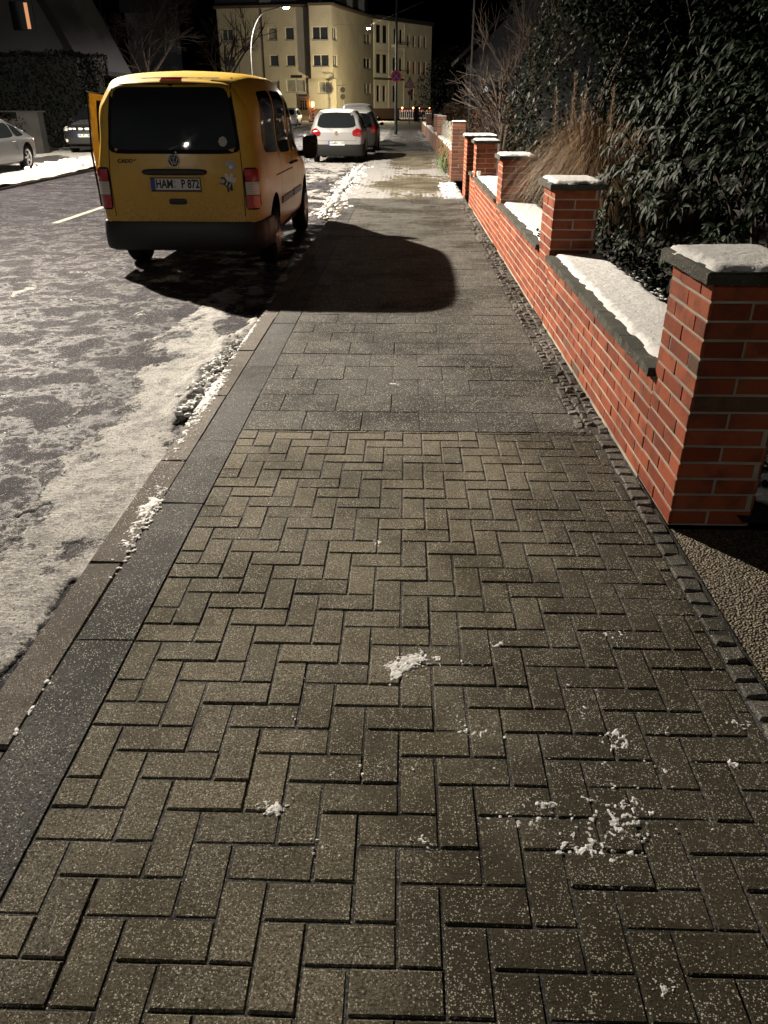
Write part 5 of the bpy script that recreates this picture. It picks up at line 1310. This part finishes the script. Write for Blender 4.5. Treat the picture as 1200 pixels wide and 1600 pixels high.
# ---------------------------------------------------------------- buildings
def facade(root, P0, P1, z0, z1, mat, wins, frames=True, depth=.14):
    """wall from P0 to P1 (outside faces the street, right of the direction P0->P1) with real window recesses"""
    P0 = Vector((*P0, 0)); P1 = Vector((*P1, 0)); L = (P1 - P0).length; u = (P1 - P0) / L; n = Vector((u.y, -u.x, 0))
    ss = sorted({0.0, round(L, 3)} | {round(max(0, min(L, a)), 3) for w_ in wins for a in (w_[0], w_[1])}); zs = sorted({z0, z1} | {a for w_ in wins for a in (w_[2], w_[3])})
    mb = MB(); inw = lambda s, z: any(w_[0] - 1e-6 < s < w_[1] + 1e-6 and w_[2] - 1e-6 < z < w_[3] + 1e-6 for w_ in wins)
    pt = lambda s, z, d=0: P0 + u * s - n * d + Vector((0, 0, z))
    for a, b in zip(ss, ss[1:]):
        for c, d in zip(zs, zs[1:]):
            if b - a < 1e-4 or d - c < 1e-4 or inw((a + b) / 2, (c + d) / 2): continue
            mb.add([pt(a, c), pt(b, c), pt(b, d), pt(a, d)], [(0, 1, 2, 3)])
    for w_ in wins:
        a, b, c, d = w_[:4]
        for q in ([(a, c), (a, d)], [(a, d), (b, d)], [(b, d), (b, c)], [(b, c), (a, c)]):
            mb.add([pt(*q[0]), pt(*q[1]), pt(*q[1], depth), pt(*q[0], depth)], [(0, 1, 2, 3)])
    w = mb.build('wall', M[mat], root); w.matrix_parent_inverse = Matrix.Translation(-root.location)
    for w_ in wins:
        a, b, c, d = w_[:4]; kind = w_[4] if len(w_) > 4 else 1
        fm = MB(); t = .07
        def bar(s0, s1, q0, q1, dd=depth - .005):
            V = [pt(s, z, k) for k in (dd, dd - .05) for s, z in ((s0, q0), (s1, q0), (s1, q1), (s0, q1))]
            fm.add(V, [(4, 5, 6, 7), (0, 1, 5, 4), (1, 2, 6, 5), (2, 3, 7, 6), (3, 0, 4, 7)])
        bar(a, b, c, c + t); bar(a, b, d - t, d); bar(a, a + t, c + t, d - t); bar(b - t, b, c + t, d - t)
        for k in range(1, kind): s = a + (b - a) * k / kind; bar(s - t * .6, s + t * .6, c + t, d - t)
        fo = fm.build('window', M['frame'] if not (len(w_) > 5 and w_[5] == 'brown') else M['browntrim'], root); fo.matrix_parent_inverse = Matrix.Translation(-root.location)
        gm = MB(); gm.add([pt(a, c, depth + .0), pt(b, c, depth), pt(b, d, depth), pt(a, d, depth)], [(0, 1, 2, 3)])
        pm = 'pane'
        if len(w_) > 5 and w_[5] in M: pm = w_[5]
        go = gm.build('pane', M[pm], fo)
        if kind > 0:
            sm_ = MB(); V = [pt(s, z, k) for k in (.0, -.06) for s, z in ((a - .05, c - .05), (b + .05, c - .05), (b + .05, c - .01), (a - .05, c - .01))]
            sm_.add(V, [(4, 5, 6, 7), (0, 1, 5, 4), (1, 2, 6, 5), (2, 3, 7, 6), (3, 0, 4, 7)]); so = sm_.build('sill', M['browntrim'], fo)
    return u, n
def wbox(root, name, a, b, mat):
    mb = MB(); mb.box(a, b); o = mb.build(name, M[mat], root); o.matrix_parent_inverse = Matrix.Translation(-root.location); return o
def prism(root, name, pts, z0, z1, mat):
    n = len(pts); mb = MB(); mb.add([(x, y, z0) for x, y in pts] + [(x, y, z1) for x, y in pts], [tuple(reversed(range(n))), tuple(range(n, 2 * n))] + [(k, (k + 1) % n, n + (k + 1) % n, n + k) for k in range(n)])
    o = mb.build(name, M[mat], root); o.matrix_parent_inverse = Matrix.Translation(-root.location); return o
A, B, D, Cc = (-21.2, 112.), (-9.3, 110.), (-4.9, 125.), (3.5, 137.)
H1 = 12.1
yb_ = empty('apartment_building', (-15, 112, 0), 0, 'yellow plastered corner apartment building with an oriel, behind the crossing', 'building')
facade(yb_, (-23.6, 112.4), (-21.25, 112.0), 1.25, H1, 'yplaster', [(.5, 1.9, 8.72, 10.0, 2), (.5, 1.9, 5.9, 7.1, 2), (.5, 1.8, 3.0, 4.3, 2)])
facade(yb_, A, B, 1.25, H1, 'yplaster', [(4.0, 5.15, 8.73, 10.07, 1, 'curtain'), (6.2, 7.3, 8.73, 10.07, 1), (4.05, 5.18, 5.95, 7.16, 1), (6.2, 7.33, 5.95, 7.16, 1), (4.03, 5.13, 3.10, 4.38, 1, 'curtain'), (6.05, 8.42, 3.12, 4.5, 2, 'curtain')])
facade(yb_, B, D, 1.25, H1, 'yplaster', [(11.8, 14.6, 9.0, 10.25, 2, 'curtain'), (11.6, 14.5, 6.1, 7.35, 2), (11.6, 14.5, 3.05, 4.35, 2, 'curtain')])
# oriel on the upper floors: left side, front, right side
o1, o2, o3, o4 = (-12.0, 110.45), (-11.9, 109.3), (-9.2, 108.9), (-8.6, 112.2)
facade(yb_, o2, o3, 4.65, H1, 'yplaster', [(.30, 2.25, 8.62, 10.0, 2), (.30, 2.25, 5.85, 7.1, 2)])
facade(yb_, o3, o4, 4.65, H1, 'yplaster', [(.25, 2.3, 8.62, 10.0, 2), (.25, 2.3, 5.85, 7.1, 2)])
facade(yb_, o1, o2, 4.65, H1, 'yplaster', [])
prism(yb_, 'oriel_floor', [o1, o2, o3, o4, (-9.3, 110.02)], 4.55, 4.648, 'yplaster')
facade(yb_, (-12.4, 110.25), (-8.9, 109.65), 1.25, 4.54, 'yplaster', [(1.3, 3.0, 2.95, 4.25, 2, 'curtain')]); facade(yb_, (-8.9, 109.65), (-8.85, 111.4), 1.25, 4.54, 'yplaster', [])
prism(yb_, 'plinth', [(-23.6, 112.3), (-21.2, 111.95), (-9.28, 109.95), (-4.85, 124.97), (-6, 126), (-24, 118)], -.1, 1.25, 'plinth')
prism(yb_, 'cornice', [(-23.9, 112.0), (-21.2, 111.5), (-12.1, 110.0), (-12.0, 108.9), (-8.9, 108.5), (-8.2, 111.8), (-4.4, 125.0), (-8, 127), (-24, 119)], H1, H1 + .25, 'browntrim')
prism(yb_, 'roof', [(-23.9, 113.2), (-12, 111.2), (-9.7, 111.6), (-5.6, 125.6), (-9, 128), (-24, 122)], H1 + .25, H1 + 3.2, 'roof')
for (x, y) in ((-17.5, 112.6), (-11.2, 112.0), (-7.9, 118.3), (-6.6, 122.5)): wbox(yb_, 'dormer', (x - .7, y - .6, H1 + .5), (x + .7, y + 1.6, H1 + 2.0), 'greyplaster')
mb = MB(); mb.tube([(-17.95, 111.38, .2), (-17.95, 111.38, 12)], .06, 6); o = mb.build('downpipe', M['browntrim'], yb_); o.matrix_parent_inverse = Matrix.Translation(-yb_.location)
wb_ = empty('town_house', (0, 131, 0), 0, 'cream stucco town house with tall narrow windows and red shutters, right of the yellow building', 'building')
W = [(.69, 1.70, 9.38, 11.5, 1, 'brown'), (2.2, 3.2, 9.38, 11.5, 1, 'brown'), (.69, 1.70, 5.7, 8.0, 1, 'brown'), (2.2, 3.2, 5.7, 8.0, 1, 'brown'), (.74, 1.53, 2.06, 4.2, 1), (2.2, 2.98, 2.06, 4.2, 1), (4.84, 5.74, 9.45, 11.3, 1), (6.24, 7.01, 9.45, 11.3, 1), (4.61, 5.47, 5.85, 7.75, 1), (6.19, 6.97, 5.85, 7.75, 1), (4.64, 5.41, 2.02, 4.2, 1)]
W += [(s, s + .62, 9.2, 10.7, 1) for s in (8.16, 9.57, 11.0, 12.47)] + [(s, s + .72, 5.68, 7.42, 0, 'shutter') for s in (8.24, 9.67, 11.12, 12.49)] + [(9.27, 10.05, 2.3, 3.86, 1)]
u_, n_ = facade(wb_, (D[0] + .02, D[1] + .03), Cc, 1.25, H1, 'wplaster', W)
D2 = Vector((*D, 0))
def along(root, name, s0, s1, z0, z1, d, mat):
    V = [D2 + u_ * s + n_ * k + Vector((0, 0, z)) for k in (.005, d) for s, z in ((s0, z0), (s1, z0), (s1, z1), (s0, z1))]
    mb = MB(); mb.add(V, [(4, 5, 6, 7), (0, 1, 5, 4), (1, 2, 6, 5), (2, 3, 7, 6), (3, 0, 4, 7)]); o = mb.build(name, M[mat], root); o.matrix_parent_inverse = Matrix.Translation(-root.location)
along(wb_, 'string_course', .1, 7.4, 4.86, 5.1, .14, 'browntrim'); along(wb_, 'string_course', .1, 7.4, 8.3, 8.42, .10, 'wplaster'); along(wb_, 'pilaster', .15, .45, 1.3, 11.9, .10, 'wplaster'); along(wb_, 'pilaster', 3.6, 4.0, 1.3, 11.9, .10, 'wplaster'); along(wb_, 'pilaster', 7.4, 7.7, 1.3, 11.9, .10, 'wplaster')
along(wb_, 'balcony', 4.4, 7.2, 5.5, 6.0, .7, 'wplaster'); along(wb_, 'balcony', 4.4, 7.2, 8.95, 9.3, .7, 'wplaster')
prism(wb_, 'plinth', [(D[0] + .05, D[1] - .05), (Cc[0] + .04, Cc[1] - .03), (Cc[0] - 1, Cc[1] + 3), (D[0] - 1, D[1] + 3)], -.1, 1.25, 'plinth')
prism(wb_, 'roof', [(D[0] + .3, D[1] - .1), (Cc[0] + .35, Cc[1] - .2), (Cc[0] - 3, Cc[1] + 5), (D[0] - 3, D[1] + 5)], H1, H1 + .5, 'roof'); prism(wb_, 'side_wall', [(Cc[0], Cc[1] + .02), (Cc[0] - 2, Cc[1] + 6), (Cc[0] - 2.5, Cc[1] + 6)], 0, H1, 'wplaster')
rb = empty('rear_building', (-31, 128, 0), 0, 'dim pale apartment block seen between the trees left of the yellow building', 'building')
facade(rb, (-38, 122), (-30.5, 120.5), 0, 12.6, 'greyplaster', [(1 + 2.4 * k, 2.2 + 2.4 * k, z, z + 1.3, 1) for k in range(3) for z in (2, 5, 8)]); prism(rb, 'roof', [(-38.4, 121.6), (-30.2, 120.1), (-29, 127), (-37, 129)], 12.6, 14.4, 'roof')
# gabled house on the left
gh = empty('gabled_house', (-21, 46, 0), 0, 'grey gabled house with one lit window slit behind the tall hedge', 'house')
def gable_poly(root, name, y, pts, mat, th=.3):
    mb = MB(); n = len(pts); mb.add([(x, y, z) for x, z in pts] + [(x, y + th, z) for x, z in pts], [tuple(range(n)), tuple(reversed(range(n, 2 * n)))] + [(k, n + k, n + (k + 1) % n, (k + 1) % n) for k in range(n)])
    o = mb.build(name, M[mat], root); o.matrix_parent_inverse = Matrix.Translation(-root.location); return o
gable_poly(gh, 'wall', 46, [(-25.2, 0), (-17.3, 0), (-17.3, 3.3), (-20.9, 11.2), (-25.2, 3.3)], 'greyplaster')
gable_poly(gh, 'roof', 45.6, [(-17.0, 3.1), (-16.7, 3.3), (-20.7, 11.7), (-25.7, 3.4), (-25.4, 3.2), (-20.85, 11.0)], 'roof', 8)
wbox(gh, 'side_wing', (-27, 42.0, 0), (-21.45, 45.9, 3.55), 'greyplaster')
mb = MB(); mb.add([(-27.3, 41.6, 3.5), (-21.3, 41.6, 3.5), (-21.3, 45.95, 3.5), (-27.3, 45.95, 3.5), (-27.3, 43.5, 8.4), (-21.0, 43.5, 8.4), (-21.0, 45.95, 8.4), (-27.3, 45.95, 8.4)], [(0, 1, 5, 4), (1, 2, 6, 5), (2, 3, 7, 6), (3, 0, 4, 7), (4, 5, 6, 7), (3, 2, 1, 0)]); o = mb.build('wing_roof', M['roof'], gh); o.matrix_parent_inverse = Matrix.Translation(-gh.location)
wn = wbox(gh, 'window', (-20.1, 45.93, 5.0), (-18.95, 45.99, 6.25), 'pane'); g2 = MB(); g2.box((-19.35, 45.90, 5.06), (-19.18, 45.925, 6.18)); g2.build('lit_gap', M['winglow'], wn)
# dim house on the right behind the shrubs
dh_ = empty('garden_house', (9, 62, 0), 0, 'dim gabled house glimpsed behind the bare shrubs on the right', 'house')
gable_poly(dh_, 'wall', 60, [(3.9, 0), (13, 0), (13, 4.2), (8.2, 8.2), (3.9, 4.4)], 'greyplaster'); gable_poly(dh_, 'roof', 59.4, [(3.3, 4.2), (3.3, 4.45), (8.2, 8.8), (13.5, 4.4), (13.5, 4.1), (8.2, 8.4)], 'roof', 9)
wn = wbox(dh_, 'window', (5.0, 59.94, 1.6), (6.6, 59.99, 3.0), 'pane'); g2 = MB(); g2.box((5.1, 59.90, 2.4), (5.4, 59.93, 2.75)); g2.build('lit_gap', M['curtglow'], wn)

# ---------------------------------------------------------------- street furniture
def street_lamp(at, h, arm, label, power, col, lit=True, spot=R(172), rad=.12, armx=1, group='street lamps along the left kerb'):
    root = empty('street_lamp', at, 0, label, 'street lamp', group); hx = arm
    p = MB(); pts = [(0, 0, 0), (0, 0, 1.0)] + [(0, 0, 1.0 + (h * .62 - 1.0) * k / 4) for k in range(1, 5)]
    cx = min(arm, h * .22); 
    for k in range(1, 10): a = PI / 2 * k / 9 * .93; pts.append((cx * (1 - math.cos(a)) * .9, 0, h * .62 + (h * .36) * math.sin(a)))
    pts.append((hx - .35, 0, h + .0)); n = len(pts)
    p.tube([(x * armx, y, z) for x, y, z in pts], [.075 if i < 2 else .05 - .02 * i / n for i in range(n)], 10); p.build('pole', M['zinc'], root, smooth=True)
    hd = MB(); V = []
    for k in range(9):
        t = k / 8; wdt = .13 * math.sin(PI * (.12 + .80 * t)) ** .6; 
        for a in range(16):
            u = 2 * PI * a / 16; V.append(((hx - .40 + .75 * t) * armx, wdt * math.cos(u), h + .02 + (.085 if math.sin(u) > 0 else .035) * math.sin(u) * math.sin(PI * (.1 + .8 * t))))
    hd.grid(V, 9, 16, close=True); hd.add(V[:16], [tuple(range(16))]); hd.add(V[-16:], [tuple(range(16))]); ho = hd.build('lamp_head', M['zinc'], root, smooth=True)
    gl = MB(); V = []
    for k in range(5):
        r_ = [0, .05, .08, .10, .11][k]; z_ = [-.085, -.08, -.065, -.045, -.02][k]
        for a in range(14): u = 2 * PI * a / 14; V.append((hx * armx + r_ * 1.8 * math.cos(u), r_ * math.sin(u), h + z_))
    gl.grid(V, 5, 14, close=True); gl.build('lamp_bowl', M['lampglow'], root, smooth=True)
    L = bpy.data.lights.new('street_light', 'SPOT'); L.energy = power; L.color = col; L.spot_size = spot; L.spot_blend = .35; L.shadow_soft_size = rad
    lo = bpy.data.objects.new('street_light', L); C.objects.link(lo); lo.parent = root; lo.location = (hx * armx, 0, h - .13)
    L.use_nodes = True; lt = L.node_tree; em = next(n for n in lt.nodes if n.type == 'EMISSION')
    tx = lt.nodes.new('ShaderNodeTexCoord'); sp = lt.nodes.new('ShaderNodeSeparateXYZ'); ab = lt.nodes.new('ShaderNodeMath'); ab.operation = 'ABSOLUTE'; mr = lt.nodes.new('ShaderNodeMapRange'); mr.interpolation_type = 'SMOOTHSTEP'
    lt.links.new(tx.outputs['Normal'], sp.inputs[0]); lt.links.new(sp.outputs[2], ab.inputs[0]); lt.links.new(ab.outputs[0], mr.inputs[0])
    for i, v in enumerate((.42, .97, 1.0, .30)): mr.inputs[1 + i].default_value = v      # street optics throw outward, less straight down
    m2 = lt.nodes.new('ShaderNodeMapRange'); m2.interpolation_type = 'SMOOTHSTEP'; ml = lt.nodes.new('ShaderNodeMath'); ml.operation = 'MULTIPLY'; lt.links.new(ab.outputs[0], m2.inputs[0])
    for i, v in enumerate((.37, .50, .5, 1.0)): m2.inputs[1 + i].default_value = v        # and the glare cut-off dims it towards the horizon
    lt.links.new(mr.outputs[0], ml.inputs[0]); lt.links.new(m2.outputs[0], ml.inputs[1]); lt.links.new(ml.outputs[0], em.inputs['Strength'])
    return root, lo
# the two lamps that light the picture stand just outside the frame, in the same row as the visible one
street_lamp((-11.6, MAIN_AT[1], -.03), MAIN_AT[2] + .16, MAIN_AT[0] + 11.6, 'curved grey street lamp on the left pavement beside the van', LAMP_MAIN, WARM)
street_lamp((-11.6, -17.8, -.03), 8.75, 2.1, 'curved grey street lamp behind the photographer', LAMP_REAR, (1, .93, .82))
street_lamp((-9.5, 54, -.03), 6.75, 2.3, 'curved grey street lamp glowing above the yellow van roof', LAMP_AHEAD, (1, .9, .78))
# hanging lamp over the crossing
hl = empty('hanging_lamp', (-4.3, 98, 9.0), 0, 'bright lamp hanging on a span wire over the crossing', 'street lamp')
q = MB(); q.lathe([(0, .16), (.10, .15), (.26, .0), (.24, -.01)], 'z', (0, 0, 0), 20); q.build('lamp_shade', M['zinc'], hl, smooth=True)
q = MB(); q.lathe([(.20, -.012), (.17, -.08), (.08, -.13), (0, -.14)], 'z', (0, 0, 0), 16); q.build('lamp_bowl', M['lampglow'], hl, smooth=True)
q = MB(); q.tube([(-4.9, 12.3, 1.3), (0, 0, .2), (5.8, -10, 1.4)], .005, 4); q.build('span_wire', M['gasket'], hl)
L = bpy.data.lights.new('hanging_light', 'POINT'); L.energy = LAMP_CROSS; L.color = (1, .90, .72); L.shadow_soft_size = .15; lo = bpy.data.objects.new('hanging_light', L); C.objects.link(lo); lo.parent = hl; lo.location = (0, 0, -.40)
# unseen low lamp, added to light the corner of the yellow building
added_lamp = empty('added_corner_lamp', (-5.7, 104.2, 0), 0, 'unseen low lamp added to light the ground floor corner of the yellow building', 'lamp')
q = MB(); q.tube([(0, 0, 0), (0, 0, 1.1)], .05, 8); q.build('pole', M['zinc'], added_lamp); q = MB(); q.lathe([(0, 1.1), (.08, 1.11), (.09, 1.3), (.06, 1.36), (0, 1.37)], 'z', (0, 0, 0), 16); q.build('lamp_bowl', M['lampglow'], added_lamp, smooth=True)
L = bpy.data.lights.new('added_corner_light', 'POINT'); L.energy = 600; L.color = (1, .80, .40); L.shadow_soft_size = .12; lo = bpy.data.objects.new('added_corner_light', L); C.objects.link(lo); lo.parent = added_lamp; lo.location = (0, 0, 1.5)
def rdisc(mb, x, y, z, r, d=.012, m=0, r0=0, n=32, yoff=0): mb.lathe([(r0, y - d + yoff), (r, y - d + yoff), (r, y + yoff)], 'y', (x, 0, z), n, m)
# tall pole with a round no-stopping sign
tp = empty('sign_pole', (-.72, 54, 0), 0, 'tall dark pole with a round blue and red no-stopping sign at the pavement edge', 'pole')
q = MB(); q.tube([(0, 0, 0), (0, 0, 1.2), (0, 0, 9.5)], [.11, .085, .06], 12); q.build('pole', M['darksteel'], tp, smooth=True)
sg = MB(); rdisc(sg, 0, -.10, 3.18, .31); so = sg.build('sign_plate', M['signred'], tp)
sg = MB(); rdisc(sg, 0, -.116, 3.18, .245, .004); sg.build('sign_field', M['signblue'], so)
sg = MB(); 
for a in (PI / 4, -PI / 4): stroke(sg, (-.24 * math.cos(a), 3.18 - .24 * math.sin(a)), (.24 * math.cos(a), 3.18 + .24 * math.sin(a)), .05, -.121 - .001 * (a > 0), .002)
sg.build('sign_cross', M['signred'], so)
# roadworks sign post
rs_ = empty('roadworks_sign', (.17, 80, 0), 0, 'triangular red-edged roadworks sign above a small round sign on a thin post', 'sign')
q = MB(); q.tube([(0, 0, 0), (0, 0, 3.9)], .035, 8); q.build('pole', M['zinc'], rs_)
def tri(mb, s, y, zc, d=.006):
    V = [(x * s, yy, zc + z * s) for yy in (y, y - d) for x, z in ((-.5, -.29), (.5, -.29), (0, .577))]; mb.add(V, [(3, 4, 5), (0, 1, 4, 3), (1, 2, 5, 4), (2, 0, 3, 5)])
q = MB(); tri(q, 1.0, -.05, 3.33); so = q.build('sign_plate', M['signred'], rs_); q = MB(); tri(q, .70, -.058, 3.33); q.build('sign_field', M['signwhite'], so)
q = MB()
for a, b, w_ in (((-.03, 3.50), (.02, 3.38), .07), ((.02, 3.38), (-.05, 3.22), .05), ((.0, 3.40), (.09, 3.28), .04), ((.09, 3.28), (.16, 3.20), .03)): stroke(q, a, b, w_, -.066, .003)
rdisc(q, -.04, -.066, 3.55, .035, .003); q.add([(.08, -.068, 3.16), (.27, -.068, 3.16), (.18, -.068, 3.25)], [(0, 1, 2)]); q.build('sign_pictogram', M['ink'], so)
q = MB(); rdisc(q, 0, -.05, 2.62, .21); so = q.build('sign_plate', M['signred'], rs_); q = MB(); rdisc(q, 0, -.064, 2.62, .14, .003); q.build('sign_field', M['signblue'], so)
# red and white barriers with amber lamps
for k, (x, y) in enumerate(((-.95, 104.2), (1.05, 104.4))):
    br = empty('roadworks_barrier', (x, y, 0), 0, ['left one of two red and white roadworks barriers across the pavement end', 'right one of two red and white roadworks barriers across the pavement end'][k], 'barrier', 'roadworks barriers')
    q = MB(); q.box((0, -.02, .15), (1.9, .02, .32)); q.box((0, -.02, .95), (1.9, .02, 1.15)); 
    for j in range(8): q.box((.03 + j * .25, -.015, .32), (.09 + j * .25, .015, .95))
    q.build('rail', M['signwhite'], br)
    q = MB()
    for j in range(6): q.box((.05 + j * .32, -.024, .952), (.20 + j * .32, -.021, 1.148)); q.box((.05 + j * .32, -.024, .17), (.16 + j * .32, -.021, .30))
    q.build('red_stripes', M['signred'], br)
    q = MB(); q.box((.2, -.3, 0), (.4, .3, .12)); q.box((1.5, -.3, 0), (1.7, .3, .12)); q.build('foot', M['plastic'], br)
    for j in (.3, 1.6):
        q = MB(); q.box((j - .03, -.03, 1.152), (j + .03, .03, 1.26)); lm = q.build('warning_lamp', M['signyellow'], br); q = MB(); q.lathe([(0, -.04), (.07, -.04), (.09, 0), (.07, .04), (0, .04)], 'y', (j, 0, 1.35), 14); q.build('lamp_lens', M['amberglow'], lm)
# striped beacon with amber lamp
bc = empty('warning_beacon', (-10.3, 95, 0), 0, 'red and white striped beacon with a glowing amber lamp by the information board', 'beacon')
q = MB(); q.box((-.14, -.02, .12), (.14, .02, 1.45)); q.build('blade', M['signwhite'], bc)
q = MB()
for j in range(4): z = .25 + j * .32; q.add([(-.14, -.023, z + .0), (.14, -.023, z + .14), (.14, -.023, z + .30), (-.14, -.023, z + .16)], [(0, 1, 2, 3)])
q.build('red_stripes', M['signred'], bc); q = MB(); q.box((-.4, -.2, 0), (.4, .2, .12)); q.build('foot', M['plastic'], bc)
q = MB(); q.lathe([(0, 1.46), (.10, 1.48), (.15, 1.7), (.12, 1.95), (0, 2.0)], 'z', (0, 0, 0), 16); q.build('lamp_bowl', M['amberglow'], bc, smooth=True)
L = bpy.data.lights.new('beacon_light', 'POINT'); L.energy = 2; L.color = (1, .35, .08); L.shadow_soft_size = .1; lo = bpy.data.objects.new('beacon_light', L); C.objects.link(lo); lo.parent = bc; lo.location = (0, -.3, 1.8)
# information board
ib = empty('information_board', (-11.3, 95, 0), 0, 'white and yellow board with a black emblem of three figures on two posts', 'sign')
q = MB(); q.box((-.75, -.03, .62), (.72, .0, 2.75)); bo_ = q.build('board', M['signwhite'], ib); q = MB(); q.box((-.68, -.036, .68), (.65, -.033, 1.75)); q.box((-.68, -.036, 1.752), (.65, -.034, 2.3)); q.build('yellow_field', M['signyellow'], bo_)
q = MB()
for x in (-.25, 0, .25): stroke(q, (x, 1.35), (x, 1.85), .14, -.04, .004); rdisc(q, x, -.04, 1.98, .09, .004)
for x in (-.3, 0, .3): rdisc(q, x, -.047, 1.30, .13, .004)
stroke(q, (-.5, 2.55), (.45, 2.55), .07, -.036, .004); q.build('emblem', M['ink'], bo_)
q = MB(); q.tube([(-.6, .03, 0), (-.6, .03, .7)], .04, 6); q.tube([(.55, .03, 0), (.55, .03, .7)], .04, 6); q.build('posts', M['zinc'], ib)
# post with small signs in front of the lit corner (its shadow falls on the wall)
cs = empty('corner_sign', (-7.9, 107.2, 0), 0, 'thin post with two small round signs and a lamp arm before the lit building corner', 'sign')
q = MB(); q.tube([(0, 0, 0), (0, 0, 3.9)], .04, 8); q.tube([(-.7, 0, 3.75), (.75, 0, 3.85)], .04, 6); q.build('pole', M['darksteel'], cs)
for z in (3.3, 2.55): q = MB(); rdisc(q, 0, -.05, z, .30); q.build('sign_plate', M['gasket'], cs)
sp2 = empty('street_name_post', (-12.0, 95.5, 0), 0, 'thin grey post in front of the wide ground floor window of the yellow building', 'post')
q = MB(); q.tube([(0, 0, 0), (0, 0, 4.6)], .035, 8); q.build('pole', M['zinc'], sp2); q = MB(); q.box((-.6, -.03, 4.25), (.6, .0, 4.5)); q.build('sign_plate', M['greyplaster'], sp2)
gp2 = empty('cable_cabinet', (1.0, 97, 0), 0, 'slim grey roadside cabinet beside the right-hand barrier', 'cabinet')
q = MB(); q.box((-.28, -.2, 0), (.28, .2, 1.5)); q.build('cabinet_body', M['concrete'], gp2); q = MB(); q.box((-.31, -.23, 1.502), (.31, .23, 1.56)); q.build('lid', M['zinc'], gp2)
dp = empty('garden_flagpole', (2.15, 30.5, 0), 0, 'thin pale pole rising from the garden behind the bare shrub', 'pole')
q = MB(); q.tube([(0, 0, 0), (0, 0, 6.5)], [.045, .03], 8); q.build('pole', M['concrete'], dp)
